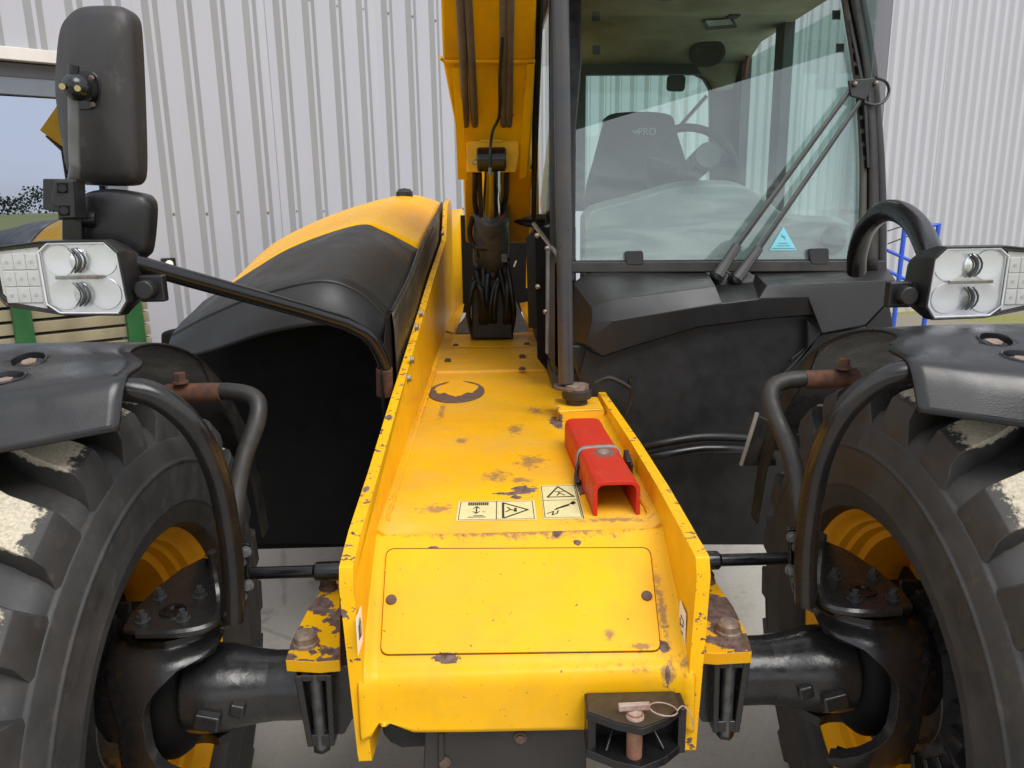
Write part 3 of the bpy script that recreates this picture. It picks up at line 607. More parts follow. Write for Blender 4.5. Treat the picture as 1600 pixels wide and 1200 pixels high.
# ---------------- axle
AY, AZ, KX = 1.44, .62, .708
KZ = .655
ax = MB(); ax.lathe([(-.56, .0), (-.56, .071), (-.50, .070), (0, .074), (.50, .070), (.56, .071), (.56, 0)], (0, AY, KZ), (1, 0, 0), 32)
axle = ax.build('axle_beam', M['axle'], T, smooth=50)
def half(s):
    m = lambda x, y, z: V((s * x, y, z))
    # tapered tube end reaching into the knuckle
    e = MB().lathe([(.52, .0705), (.55, .074), (.58, .080), (.61, .087), (.65, .090), (.685, .089), (.692, .08), (.692, 0)], (0, AY, KZ), (s, 0, 0), 36)
    e.box(m(.628, AY - .086, KZ - .012), (.05, .04, .034), Matrix.Rotation(s * -.25, 3, 'Y')); e.box(m(.572, AY - .076, KZ + .002), (.030, .03, .028), Matrix.Rotation(s * -.25, 3, 'Y'))
    e.build('axle_end', M['axle'], T, bev=.005, smooth=50)
    # knuckle: C-shaped cup round the kingpin, open towards the machine
    prof = [(-.182, .06), (-.18, .095), (-.165, .118), (-.13, .135), (-.07, .146), (0, .150), (.05, .149), (.095, .142), (.128, .125), (.142, .104), (.152, .094), (.172, .09), (.174, .05)]
    prof = [(p_.x, p_.y) for p_ in catmull([V((a_, b_, 0)) for a_, b_ in prof], 3)]; n = 40
    def row(r_off):
        R = []
        for z, r_ in prof:
            zz = z / .15; op = 97 - 54 * max(0, min(1, (abs(zz) - .15) / .85)) ** 2.4
            op = max(op, 0 if zz > .93 else 48) if zz < .8 else max(0, op - (zz - .8) * 300)
            a0 = rad(op); rr = max(r_ - r_off, .01)
            R.append([m(KX - rr * math.cos(a0 + (2 * math.pi - 2 * a0) * k / n), AY - rr * math.sin(a0 + (2 * math.pi - 2 * a0) * k / n), KZ + z) for k in range(n + 1)])
        return R
    kb = MB().grid(row(0)); kn = kb.build('steering_knuckle', M['axle'], T, smooth=60, solid=.024 if s < 0 else .024, bev=.005)
    kn.modifiers['solid'].offset = -1
    MB().sph((s * .742, AY, KZ - .02), .086, (.92, 1.0, 1.62), n=24).build('joint_ball', M['dark'], kn)
    MB().lathe([(0, .125), (.02, .128), (.05, .12), (.06, .1)], m(.79, AY, KZ), (s, 0, 0), 30).build('hub_seal', M['black'], kn)
    # top plate with bolts
    tz = .835
    mz = lambda px, py, Z: (lambda p: V((s * abs(p.x), p.y, p.z)))(at(px, py, Z=Z))
    op_ = [mz(a_, b_, tz + .012) for a_, b_ in ((190, 982), (206, 955), (246, 916), (282, 888), (318, 870), (334, 874), (343, 940), (338, 972), (318, 984), (250, 991))]
    tpl = MB().prism(op_, (0, 0, -.012)).build('kingpin_plate', M['axle'], T, bev=.004, smooth=0)
    rimp = [mz(331, 862, tz + .12), mz(336, 895, tz + .07), mz(342, 940, tz + .022), mz(338, 968, tz + .014), mz(316, 982, tz + .014), mz(270, 989, tz + .014), mz(215, 990, tz + .012)]
    MB().tube(catmull(rimp, 5), .0095, 8).build('plate_rim', M['axle'], tpl)
    MB().prism([mz(318, 870, tz), mz(336, 875, tz), rimp[0] + V((0, 0, .004)), mz(322, 866, tz + .115)], V((0, .012, 0))).build('bracket_plate', M['axle'], tpl, bev=.003, smooth=0)
    for a_, b_ in ((250, 934), (313, 931), (223, 970), (286, 968)):
        p = mz(a_, b_, tz + .0125); b = MB().hexb(p, (0, 0, 1), .011, .012); b.cyl(p, p + V((0, 0, .022)), .006, 10); b.build('kingpin_bolt', M['bolt_dark'], tpl, smooth=30)
    MB().lathe([(0, .026), (.004, .025), (.004, .016), (.0005, .015), (.0005, 0)], mz(270, 955, tz + .0125), (0, 0, 1), 20).build('kingpin_cap', M['black'], tpl)
    MB().lathe([(0, .088), (.0, .1), (.012, .1), (.016, .088)], m(KX, AY, KZ + .155), (0, 0, 1), 28).build('kingpin_collar', M['black'], kn)
    # axle mounting casting with slot and long bolt
    y0 = 1.335; c = MB(); z1 = .742; z0 = at(484, 1168, Y=y0).z; x0, x1 = .336, .444
    c.prism([m(x0, y0 + .03, z1), m(x1 + .002, y0 + .03, z1), m(x1 - .004, y0 + .03, z0 + .03), m(x1 - .02, y0 + .03, z0), m(x0 + .03, y0 + .03, z0 + .004), m(x0, y0 + .03, z0 + .06)], (0, .2, 0))
    c.prism([m(x1 + .004, y0, z1), m(x1 - .011, y0, z1), m(x1 - .022, y0, z0), m(x1 - .010, y0, z0)], (0, .04, 0))
    c.prism([m(x1 - .056, y0, z1), m(x1 - .069, y0, z1), m(x1 - .064, y0, z0), m(x1 - .053, y0, z0)], (0, .04, 0))
    c.prism([m(x1 - .012, y0 + .002, z0), m(x1 - .062, y0 + .002, z0), m(x1 - .062, y0 + .002, z0 + .026), m(x1 - .012, y0 + .002, z0 + .026)], (0, .04, 0))
    c.prism([m(x1 + .002, y0 + .002, z1 - .014), m(x1 - .068, y0 + .002, z1 - .014), m(x1 - .068, y0 + .002, z1), m(x1 + .002, y0 + .002, z1)], (0, .04, 0))
    ca = c.build('axle_mount', M['axle'], T, bev=.003, smooth=0, merge=0)
    MB().cyl(m(x1 - .035, y0 + .014, z0 - .01), m(x1 - .035, y0 + .014, z1), .0125, 18).build('long_bolt', M['bolt_dark'], ca)
    MB().cyl(m(x1 - .034, y0 + .02, z0 - .02), m(x1 - .034, y0 + .02, z0), .019, 6).build('bolt_nut', M['black'], ca, bev=.003, smooth=0)
    # yellow rusty lug on top with two bolts
    lz = z1 + .002
    if s < 0: lp = [at(*p, Z=lz + .026) for p in ((446, 1031), (455, 1002), (478, 957), (505, 917), (531, 905), (531, 1031), (498, 1034))]
    else: lp = [at(*p, Z=lz + .026) for p in ((1175, 1018), (1167, 990), (1146, 948), (1118, 908), (1096, 900), (1096, 1019), (1120, 1021))]
    lp = [V((p.x, p.y, lz)) for p in lp]
    lp = [V((s * min(abs(p.x), .5) if abs(p.x) > .325 else s * .318, p.y, lz)) for p in lp]
    lg = MB().prism(lp, (0, 0, .026), 0, 1).build('axle_lug', [M['yellow_rust'], M['yellow']], T, bev=.002, origin=(0, 0, 0), smooth=0)
    for (px, py, R_) in (((478, 1003, .024) if s < 0 else (1138, 985, .024)), ((513, 916, .019) if s < 0 else (1103, 906, .019))):
        p = at(px, py, Z=lz + .03); p = V((p.x, p.y, lz + .026))
        MB().lathe([(0, R_ * 1.15), (.006, R_ * 1.12), (.008, R_), (.02, R_ * .96), (.026, R_ * .7), (.028, 0)], p, (0, 0, 1), 12).build('lug_bolt', M['bolt_head'] if R_ > .02 else M['bolt_rust'], lg, smooth=30)
    # track rod
    yy = 1.60; zz = at(450, 894, Y=yy).z
    MB().lathe([(.29, .0), (.29, .014), (.385, .014), (.386, .02), (.41, .022), (.455, .021), (.462, .014), (.66, .0135), (.66, 0)], (0, yy, zz), (s, 0, 0), 16).build('track_rod', M['black'], T)
    MB().cyl(m(.313, yy, zz), m(.35, yy, zz), .02, 6).build('rod_nut', M['bolt_rust'], T, smooth=0)
half(-1); half(1)

# ---------------- wheels
def wheel(s):
    cx = s * .93; c = V((cx, AY, AZ)); A = V((s, 0, 0))           # lathe axis points outward
    rim = MB().lathe([(-.172, .372), (-.172, .366), (-.168, .360), (-.155, .352), (-.142, .347), (-.136, .338), (-.118, .334), (-.112, .324), (-.09, .319), (-.082, .304), (-.02, .296), (.03, .290), (.07, .315), (.13, .335), (.17, .345), (.185, .372), (.16, .36), (.07, .34), (0, .31), (-.11, .338), (-.150, .362)], c, A, 72, closed=True)
    rim.lathe([(.03, .292), (.035, .25), (.06, .2), (.06, .05), (.075, .05), (.075, .2), (.05, .26), (.045, .292)], c, A, 60)
    w_ = rim.build('wheel', M['yellow_rim'], T, origin=c, smooth=40, label='front wheel on a yellow rim')
    t = MB()
    half_ = [(-.160, .365), (-.186, .365), (-.205, .372), (-.2085, .378), (-.2085, .383), (-.2135, .392), (-.2195, .418), (-.2225, .421), (-.2225, .425), (-.2215, .428), (-.2255, .47), (-.2235, .503), (-.2265, .506), (-.2265, .511), (-.222, .515), (-.214, .545), (-.209, .556), (-.202, .560), (-.196, .572), (-.182, .584), (-.15, .594), (-.08, .602), (0, .605)]
    pr_ = half_ + [(-a, r) for a, r in half_[-2::-1]]
    t.lathe(pr_, c, A, 96)
    NL = 25; st = [(-.207, .556, .550), (-.203, .606, .553), (-.193, .630, .558), (-.170, .641, .565), (-.12, .648, .575), (-.06, .653, .585), (-.01, .656, .59), (.022, .655, .59)]
    for side in (-1, 1):
        for i in range(NL):
            ph0 = 2 * math.pi * (i + (.5 if side > 0 else 0)) / NL; P = []
            for k_, (a, rt, rb) in enumerate(st):
                tt = (a + .207) / .229; ph = ph0 + .04 * tt + .17 * tt ** 2; hw = (.040 - .006 * tt + .004 * math.sin(i * 2.3 + side)) / rt; bw = hw + .015 / rt
                for (dp, r_) in ((-bw, rb), (-hw, rt), (hw, rt), (bw, rb)):
                    an = ph + dp; P.append(c + A * (a if side < 0 else -a) + V((0, -math.cos(an), math.sin(an))) * r_)
            fs = []
            for k_ in range(len(st) - 1):
                for j in range(3): fs.append((k_ * 4 + j, k_ * 4 + j + 1, k_ * 4 + 5 + j, k_ * 4 + 4 + j))
            fs += [(0, 3, 2, 1)] + [tuple((len(st) - 1) * 4 + j for j in range(4))]
            t.add(P, fs)
    ty = t.build('tyre', M['tyre'], w_, origin=c, bev=.0045, seg=2, smooth=42)
    h = MB().lathe([(-.15, .0), (-.15, .115), (-.135, .12), (-.10, .128), (-.085, .175), (-.06, .19), (.05, .195), (.058, .15), (.06, 0)], c, A, 40)
    for i in range(20):
        a = 2 * math.pi * i / 20; rr = Matrix.Rotation(a, 3, 'X'); h.box(c + A * -.065 + rr @ V((0, 0, .182)), (.075, .013, .055), rr)
    hb_ = h.build('hub', M['axle'], w_, bev=.003, smooth=35)
    for i in range(8):
        a = 2 * math.pi * (i + .4) / 8; rr = Matrix.Rotation(a, 3, 'X'); MB().box(c + A * .022 + rr @ V((0, 0, .262)), (.012, .09, .07), rr).hexb(c + A * .015 + rr @ V((0, 0, .262)), -A, .016, .02).build('wheel_clamp', M['black'], w_, bev=.004)
wheel(-1); wheel(1)
# ---------------- mudguards
WELL = []
def mudguard(s):
    rows = []
    def mp_(p): return V((s * abs(p.x), p.y, p.z))
    left = [[(185, 672, 1.20), (100, 688, 1.175), (20, 703, 1.155), (-90, 722, 1.13), (-250, 752, 1.11)],
            [(190, 628, 1.222), (98, 645, 1.195), (20, 660, 1.175), (-92, 678, 1.15), (-252, 705, 1.13)],
            [(195, 586, 1.243), (95, 602, 1.215), (15, 614, 1.195), (-95, 630, 1.17), (-255, 652, 1.15)],
            [(208, 577, 1.285), (97, 585, 1.265), (10, 594, 1.245), (-98, 606, 1.225), (-258, 622, 1.2)],
            [(232, 564, 1.36), (106, 564, 1.345), (2, 570, 1.33), (-105, 578, 1.31), (-262, 588, 1.29)]]
    for r_ in left: rows.append([mp_(at(a, b, Y=y)) for a, b, y in r_])
    RF = .757
    for th in (84, 92, 100, 108, 116, 124, 134, 146, 160):
        xin = lerp(.705, .735, min(1, (th - 84) / 20)); R = []
        for j, xx in enumerate((xin, .83, .93, 1.05, 1.20)):
            rr = RF + (.004 if 0 < j < 4 else 0) + .012 * (1 - min(1, (th - 84) / 16)); R.append(V((s * xx, AY - rr * math.cos(rad(th)), AZ + rr * math.sin(rad(th)))))
        rows.append(R)
    mg_ = MB().grid(rows).build('mudguard', M['fender'], T, sub=2, smooth=60, solid=.007)
    # bolt wells: round holes with a dished cup and a bolt below
    bpy.context.view_layer.update()
    for (a, b, rr) in ((44, 562, .027), (6, 590, .03)):
        if s < 0:
            d = ray(a, b).normalized(); lo_ = CAM - WPOS[mg_]; dg = bpy.context.evaluated_depsgraph_get(); ev = mg_.evaluated_get(dg); ok, hit, nr, _ = ev.ray_cast(lo_, d)
            if not ok: continue
            WELL.append((hit + WPOS[mg_], nr if nr.z > 0 else -nr, rr))
        else:
            if not WELL: continue
        p, nrm, rr = WELL[0 if b == 562 else -1]
        if s > 0: p = V((-p.x, p.y, p.z)); nrm = V((-nrm.x, nrm.y, nrm.z))
        cut_ = MB().cyl(p - nrm * .03, p + nrm * .03, rr, 28).build('cutter', M['fender'], None)
        md_ = mg_.modifiers.new('hole', 'BOOLEAN'); md_.object = cut_; md_.operation = 'DIFFERENCE'; md_.solver = 'EXACT'
        bpy.context.view_layer.update(); dg = bpy.context.evaluated_depsgraph_get(); nm = bpy.data.meshes.new_from_object(mg_.evaluated_get(dg)); mg_.modifiers.clear(); mg_.data = nm; bpy.data.objects.remove(cut_)
        MB().lathe([(.0005, rr * 1.12), (.0018, rr * 1.06), (.0008, rr * .985), (-.010, rr * .90), (-.016, rr * .6), (-.016, 0)], p, nrm, 28).build('bolt_well', M['fender'], mg_)
        MB().hexb(p - nrm * .017, nrm, .013, .014).build('mudguard_bolt', M['bolt_head'], mg_, smooth=0)
    # stay tubes
    P = [mp_(at(a, b, Y=y)) for a, b, y in ((120, 612, 1.262), (190, 607, 1.262), (250, 622, 1.275), (305, 672, 1.30), (340, 745, 1.335), (357, 830, 1.36), (364, 900, 1.375), (365, 968, 1.385))]
    MB().tube(catmull(P, 6), .0215, 16).build('mudguard_stay', M['tube'], T, label='front bent tube carrying the mudguard')
    P = [mp_(at(a, b, Y=y)) for a, b, y in ((262, 612, 1.62), (392, 611, 1.60), (410, 640, 1.57), (372, 735, 1.50), (366, 830, 1.44), (374, 945, 1.435))]
    tb = MB().tube(fillet(P, .075, 6), .0185, 14).build('mudguard_stay', M['dusty_black'], T, label='dusty rear tube carrying the mudguard')
    a_, b_ = mp_(at(262, 614, Y=1.618)), mp_(at(347, 613, Y=1.606))
    MB().cyl(a_, b_, .0205, 14).build('rusty_sleeve', M['rust'], tb)
    bx = MB(); p = mp_(at(283, 607, Y=1.6)); bx.hexb(p + V((0, 0, .012)), (0, 0, 1), .012, .022); bx.build('rusty_bolt', M['rust'], tb, smooth=0)
    for a, b in ((384, 862), (376, 878), (388, 914), (378, 931)):
        p = mp_(at(a, b, Y=1.40)); MB().hexb(p, V((0, -1, .1)), .0085, .012).build('stay_bolt', M['zinc'], T, smooth=0)
    MB().prism([mp_(at(a, b, Y=1.405)) for a, b in ((366, 850), (389, 850), (387, 925), (382, 955), (366, 955))], (0, .012, 0)).build('stay_bracket', M['black'], T, bev=.003, smooth=0)
    # inner rear skirt of the mudguard
    sk = [V((s * .735, AY - r_ * math.cos(rad(th)), AZ + r_ * math.sin(rad(th)))) for th, r_ in ((118, .755), (130, .755), (145, .755), (162, .75), (175, .75), (175, .69), (160, .69), (140, .70), (125, .71))]
    MB().prism(sk, (s * .006, 0, 0)).build('mudguard_skirt', M['dusty_black'], mg_, bev=.002, smooth=0)
mudguard(-1); mudguard(1)
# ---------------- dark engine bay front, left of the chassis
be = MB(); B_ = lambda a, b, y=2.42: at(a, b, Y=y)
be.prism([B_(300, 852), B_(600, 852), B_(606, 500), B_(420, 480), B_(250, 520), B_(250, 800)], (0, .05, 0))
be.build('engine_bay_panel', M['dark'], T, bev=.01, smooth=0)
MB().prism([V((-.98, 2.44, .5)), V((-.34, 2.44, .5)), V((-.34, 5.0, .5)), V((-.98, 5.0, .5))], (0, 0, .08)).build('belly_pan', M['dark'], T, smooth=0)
# ---------------- bonnet
def brow(pts, y): return catmull([at(a, b, Y=yy) for a, b, yy in pts], 6)
r0 = brow([(262, 560, 2.2), (330, 549, 2.12), (420, 521, 2.08), (510, 508, 2.08), (570, 525, 2.12), (603, 560, 2.2)], 0)
r1 = brow([(268, 525, 2.3), (330, 492, 2.2), (405, 462, 2.14), (500, 440, 2.14), (560, 458, 2.17), (607, 500, 2.24)], 0)
r1b = brow([(272, 512, 2.36), (335, 480, 2.25), (408, 450, 2.2), (500, 431, 2.2), (562, 450, 2.23), (610, 490, 2.3)], 0)
r2 = brow([(300, 488, 2.75), (352, 450, 2.65), (430, 405, 2.62), (530, 372, 2.62), (590, 385, 2.66), (640, 430, 2.76)], 0)
r3 = brow([(318, 470, 3.1), (365, 442, 3.05), (452, 388, 3.0), (556, 352, 3.0), (597, 360, 3.05), (655, 390, 3.16)], 0)
r4 = brow([(350, 455, 3.6), (385, 420, 3.55), (470, 366, 3.5), (580, 332, 3.5), (625, 336, 3.55), (672, 355, 3.7)], 0)
r5 = brow([(400, 420, 4.3), (432, 378, 4.3), (520, 335, 4.3), (605, 309, 4.3), (650, 305, 4.35), (690, 318, 4.6)], 0)
r6 = brow([(430, 420, 5.1), (460, 385, 5.1), (530, 345, 5.1), (605, 325, 5.1), (655, 318, 5.1), (700, 330, 5.3)], 0)
def dense(A, B, n): return [[lerp(a, b, i / n) for a, b in zip(A, B)] for i in range(n)]
def cat_rows(rs, n): 
    cols = [catmull(c, n) for c in zip(*rs)]; return [list(r) for r in zip(*cols)]
r1u = [p + V((0, -.003, .003)) for p in r1]; r1m = [lerp(a, b, .5) + V((0, -.012, .004)) for a, b in zip(r1, r2)]
M['nose_pl'] = mat('black_bonnet_nose', (.012, .012, .012), .5, grain=.5, gs=300, col2=(.024, .0215, .017), vs=3, spec=.35)
MB().grid(cat_rows([r1u, r1m, r2, r3], 5)).build('bonnet_nose', M['nose_pl'], T, smooth=70, solid=.006)
r0m = [lerp(a, b, .5) + V((0, -.008, .004)) for a, b in zip(r0, r1)]
MB().grid(cat_rows([r0, r0m, r1, [p + V((0, .05, .02)) for p in r1]], 5)).build('bonnet_chin', mat('glossy_black_chin', (.009, .009, .0095), .46, grain=.4, gs=300, col2=(.014, .0135, .013), vs=4, rv=.06, spec=.4), T, smooth=70, solid=.005)
M['yb'] = M['yellow_gloss']
lowl = [V((p.x - .03, p.y, .8)) for p in (r3[0], r4[0], r5[0], r6[0])]
yr = cat_rows([r3, r4, r5, r6], 5)
yr = [[V((r[0].x - .05, r[0].y, .75)), V((r[0].x - .02, r[0].y, r[0].z - .2))] + r for r in yr]
bn = MB().grid(yr).build('bonnet', M['yellow_gloss'], T, smooth=50, solid=.006)
# seam strip with perforated seal on its inner edge
ed = [r1b[-1]] + [r2[-1], r3[-1], r4[-1], r5[-1]]
ed = catmull([p + V((.002, -.002, .004)) for p in ed], 8)
MB().tube(ed, .006, 8).build('bonnet_seal', M['rubber'], bn)
sd_ = [[p + V((.002, 0, 0)), p + V((.006, 0, -.05)), V((min(p.x + .008, -.334), p.y, p.z - .5))] for p in ed]
MB().grid(sd_).build('bonnet_inner_edge', mat('brown_black_panel', (.03, .024, .018), .5, col2=(.075, .055, .03), vs=6), bn, smooth=60, solid=.004)
MB().prism([V((-.352, 2.06, .55)), V((-.352, 2.06, 1.18)), V((-.352, 2.22, 1.30)), V((-.352, 2.6, 1.34)), V((-.352, 2.6, .55))], (-.004, 0, 0)).build('engine_bay_side', M['dark'], T, smooth=0)
tb = MB()
for i in range(0, len(ed) - 8):
    for h in (0, .5):
        p = lerp(ed[i], ed[i + 1], h) + V((.011, -.001, -.013)); tb.box(p, (.003, .010, .008))
tb.build('seal_teeth', M['dusty_black'], bn, kind='stuff', smooth=0)
MB().lathe([(0, .045), (.03, .044), (.045, .03), (.05, 0)], at(632, 303, Y=4.2) + V((0, 0, -.02)), (0, 0, 1), 16).build('exhaust_cap', M['plastic'], bn)
# ---------------- lamp arm on the left
P = [at(a, b, Y=y) for a, b, y in ((600, 600, 2.12), (600, 570, 2.10), (578, 528, 2.06), (540, 505, 2.02), (470, 484, 1.95), (215, 413, 1.66), (195, 408, 1.64))]
la = MB().tube(catmull(P[:4], 6) + P[4:], .0195, 16).build('lamp_arm', M['black'], T)
MB().cyl(P[0] + V((0, 0, -.03)), P[1] + V((0, 0, -.01)), .023, 16).build('arm_socket', M['rust'], la)
# ---------------- headlamps
FACE = [(-.122, .060), (-.03, .070), (.094, .070), (.117, .047), (.124, -.05), (.106, -.076), (0, -.074), (-.112, -.054), (-.130, -.032), (-.132, .044)]
def lampset(s, c, label):
    R_ = rot2(0.0)
    def m(x, y, z): return c + V((x if s < 0 else -x, y, z))
    hs = MB(); n = len(FACE)
    A_ = [m(x * 1.02, 0, z * 1.03) for x, z in FACE]; B_ = [m(x * 1.035, .03, z * 1.045) for x, z in FACE]; C_ = [m(x * .9 + .01, .10, z * .82) for x, z in FACE]; D_2 = [m(x * .6 + .03, .135, z * .55) for x, z in FACE]; I_ = [m(x * .992, 0, z * .985) for x, z in FACE]; J_ = [m(x * .992, .012, z * .985) for x, z in FACE]
    for P_, Q_ in ((J_, I_), (I_, A_), (A_, B_), (B_, C_), (C_, D_2)): hs.add(P_ + Q_, [(i, (i + 1) % n, n + (i + 1) % n, n + i) for i in range(n)])
    hs.add(D_2, [tuple(range(n))]); hs.add(J_, [tuple(range(n))])
    h = hs.build('headlamp', M['plastic'], T, bev=.003, smooth=30, label=label)
    sq = [(-.038, .050), (-.018, .0665), (.092, .0665), (.113, .045), (.120, -.048), (.103, -.0725), (-.012, -.0705), (-.036, -.052)]
    MB().prism([m(x, .0105, z) for x, z in sq], (0, .0015, 0)).build('reflector_plate', M['bowl'], h, smooth=0)
    k = MB()
    ring = [m(x, .004, z) for x, z in sq]; k.tube(ring + ring[:1], .0022, 8); k.build('light_ring', M['lamp_white'], h)
    for zz in (.033, -.034):
        for xx, R2 in ((.000, .0315), (.080, .0325)):
            o = m(xx, .0102, zz)
            MB().lathe([(.0, R2), (.0013, R2 * .97), (.0012, R2 * .8), (.0005, R2 * .45), (.0004, 0)], o, (0, -1, 0), 28).build('reflector_bowl', M['bowl'], h)
        ph = m(.036, .007, zz)
        MB().sph(ph, .021, (.80, .32, 1.2), 20, 12).build('projector', M['reflector'] if zz > 0 else M['clearglass'], h)
        for dx, rr_ in ((.0, .0042), (.010, .0022), (-.008, .0016)): MB().tube([ph + V((dx + .014 * (1 - t * t) - .006, -.0065, t * .0235)) for t in (-1, -.6, -.2, .2, .6, 1)], [rr_ * .5, rr_, rr_, rr_, rr_, rr_ * .5], 6).build('projector_rim', M['cabgrey'], h)
    MB().box(m(.036, .003, .0), (.092, .006, .007)).build('centre_bar', M['steel'], h, bev=.001, smooth=0)
    MB().prism([m(x, .0100, z) for x, z in [(-.040, .060), (-.118, .053), (-.124, .040), (-.122, -.030), (-.108, -.048), (-.040, -.062)]], (0, .0015, 0)).build('lamp_back', M['frost'], h, smooth=0)
    for r_ in range(3):
        for c_ in range(3):
            x = -.056 - c_ * .024; z = .032 - r_ * .033; MB().prism([m(x - .0116, .0075, z - .0158), m(x + .0116, .0075, z - .0158), m(x + .0116, .0075, z + .0158), m(x - .0116, .0075, z + .0158)], (0, .006, 0)).build('lamp_cell', M['frost'], h, bev=.0015, smooth=0)
            MB().cyl(m(x, .0076, z), m(x, .0068, z), .0035, 12).build('light_diode', M['lamp_grey'], h)
    MB().prism([m(x * .985, -.001, z * .975) for x, z in FACE], (0, .002, 0)).build('lens', M['lens'], h, smooth=0)
    MB().box(m(.155, .06, -.03), (.05, .025, .055)).cyl(m(.15, .02, -.03), m(.15, .075, -.03), .02, 16).build('lamp_knuckle', M['plastic'], h, bev=.004)
    MB().hexb(m(.155, .046, -.03), (0, -1, 0), .009, .008).build('knuckle_bolt', M['zinc'], h, smooth=0)
    return h
CL = at(94, 434, Y=1.56); lampset(-1, CL, 'headlamp at the end of the long black arm')
CR = at(1545, 440, Y=1.56); lampset(1, CR, 'headlamp below the arched tube')
# ---------------- mirrors
MY = 1.72
def superplate(c, outline, depth, dome, name, m_, par, **k):
    """rounded shell: outline points in px at depth Y, domed towards the camera"""
    O2 = [at(*p, Y=MY) for p in outline]; cc = sum(O2, V()) / len(O2); mb = MB(); n = len(O2)
    rings = [(1.0, depth), (1.0, .0), (.985, -.012), (.95, -.022), (.85, -.022 - dome * .35), (.55, -.022 - dome * .8), (.25, -.022 - dome * .97)]
    vs = [cc + (p - cc) * s_ + V((0, d, 0)) for s_, d in rings for p in O2]; fs = [(i * n + j, i * n + (j + 1) % n, (i + 1) * n + (j + 1) % n, (i + 1) * n + j) for i in range(len(rings) - 1) for j in range(n)]
    fs += [tuple(range(n)), tuple(range((len(rings) - 1) * n, len(rings) * n))]; mb.add(vs, fs); return mb.build(name, m_, par, smooth=50, **k)
def closed(pts, n=6):
    P = [V((*p, 0)) for p in pts]; Q = catmull([P[-1]] + P + [P[0], P[1]], n); Q = Q[n:-n]; return [(p.x, p.y) for p in Q[:-1]]
mo = [(112, 24), (100, 45), (94, 90), (92, 140), (97, 190), (104, 235), (110, 270), (126, 287), (160, 290), (200, 290), (216, 284), (221, 262), (220, 200), (217, 120), (213, 50), (208, 24), (192, 11), (160, 9), (130, 12)]
mm = superplate(None, closed(mo, 3), .03, .022, 'mirror', M['mirror_shell'], T, label='tall scuffed mirror seen from its back')
O3 = [at(*p, Y=MY + .0315) for p in closed(mo, 3)]; c3 = sum(O3, V()) / len(O3)
MB().prism([c3 + (p - c3) * .95 for p in O3], (0, .003, 0)).build('mirror_glass', M['mirror'], mm, smooth=0)
pb = at(138, 138, Y=MY - .05)
base = [at(a, b, Y=MY - .046) for a, b in closed([(112, 112), (140, 110), (154, 122), (157, 140), (153, 160), (143, 171), (115, 170), (104, 150), (104, 128)], 3)]
MB().prism(base, (0, .03, 0)).build('mirror_pad', M['black'], mm, bev=.003)
for p in ((143, 121), (145, 163)): MB().cyl(at(*p, Y=MY - .047), at(*p, Y=MY - .052), .0048, 12).build('pad_screw', M['bolt_head'], mm)
cl_ = MB().cyl(at(136, 138, Y=MY - .045), at(124, 137, Y=MY - .10), .024, 20); cl_.sph(at(120, 136, Y=MY - .105), .026, n=18); cl_.cyl(at(114, 120, Y=MY - .105), at(115, 102, Y=MY - .105), .0105, 14); cl_.build('mirror_clamp', M['black'], mm)
for p in ((97, 135), (121, 138)): MB().cyl(at(*p, Y=MY - .125), at(*p, Y=MY - .136), .0058, 12).build('clamp_screw', mat('brass_screw', (.5, .42, .2), .4, .6), mm)
MB().tube(catmull([at(a, b, Y=y) for a, b, y in ((115, 120, MY - .1), (115, 165, MY - .1), (116, 245, MY - .09), (117, 262, MY - .085), (112, 290, MY - .07))], 5), .0105, 14).build('mirror_rod', M['zinc'], mm)
cb = MB(); BY = MY - .10
cb.prism([at(a, b, Y=BY) for a, b in ((66, 279), (118, 280), (120, 343), (90, 344), (90, 332), (66, 327))], (0, .04, 0))
cb.prism([at(a, b, Y=BY - .008) for a, b in ((84, 282), (114, 282), (117, 341), (92, 342), (92, 325), (80, 318), (80, 306))], (0, .012, 0))
cbo = cb.build('clamp_block', M['plastic'], T, bev=.003, smooth=0)
for p in ((97, 294), (100, 329)):
    MB().prism([at(p[0] + a, p[1] + b, Y=BY - .0085) for a, b in ((-8, -8), (9, -8), (9, 8), (-8, 8))], (0, .001, 0)).build('bolt_recess', M['dark'], cbo, smooth=0); MB().cyl(at(*p, Y=BY - .009), at(*p, Y=BY - .014), .0085, 6).build('clamp_bolt', M['black'], cbo, smooth=0)
MB().prism([at(a, b, Y=MY - .055) for a, b in ((96, 284), (124, 284), (128, 378), (96, 380), (96, 350))], (0, .016, 0)).build('mirror_bar', M['black'], T, bev=.003, smooth=0)
MB().tube([at(112, 375, Y=MY - .045), at(150, 400, Y=MY - .04), at(200, 410, Y=MY - .055)], .013, 10).build('bar_foot', M['black'], T)
sm = [(141, 300), (175, 295), (222, 302), (236, 310), (241, 328), (236, 385), (228, 400), (214, 404), (170, 393), (130, 378), (128, 345), (134, 312)]
s2 = superplate(None, closed(sm, 3), .02, .015, 'mirror', M['plastic'], T, label='small black lower mirror seen from its back')
MB().cyl(at(128, 342, Y=MY - .035), at(151, 343, Y=MY - .03), .018, 16).build('mirror_socket', M['black'], s2)
# arched tube carrying the right headlamp
P = [at(a, b, Y=y) for a, b, y in ((1338, 424, 2.30), (1340, 395, 2.26), (1352, 358, 2.18), (1378, 332, 2.08), (1405, 331, 1.98), (1432, 352, 1.86), (1452, 392, 1.74), (1462, 425, 1.68))]
MB().tube(catmull(P, 6), .028, 18).build('lamp_arch', M['black'], T)
# ---------------- boom
by = lambda a, b, y: at(a, b, Y=y)
BT = MB()
def bsec(px0, px1, py, y, h=.0): return [by(px0, py, y), by(px1, py, y)]
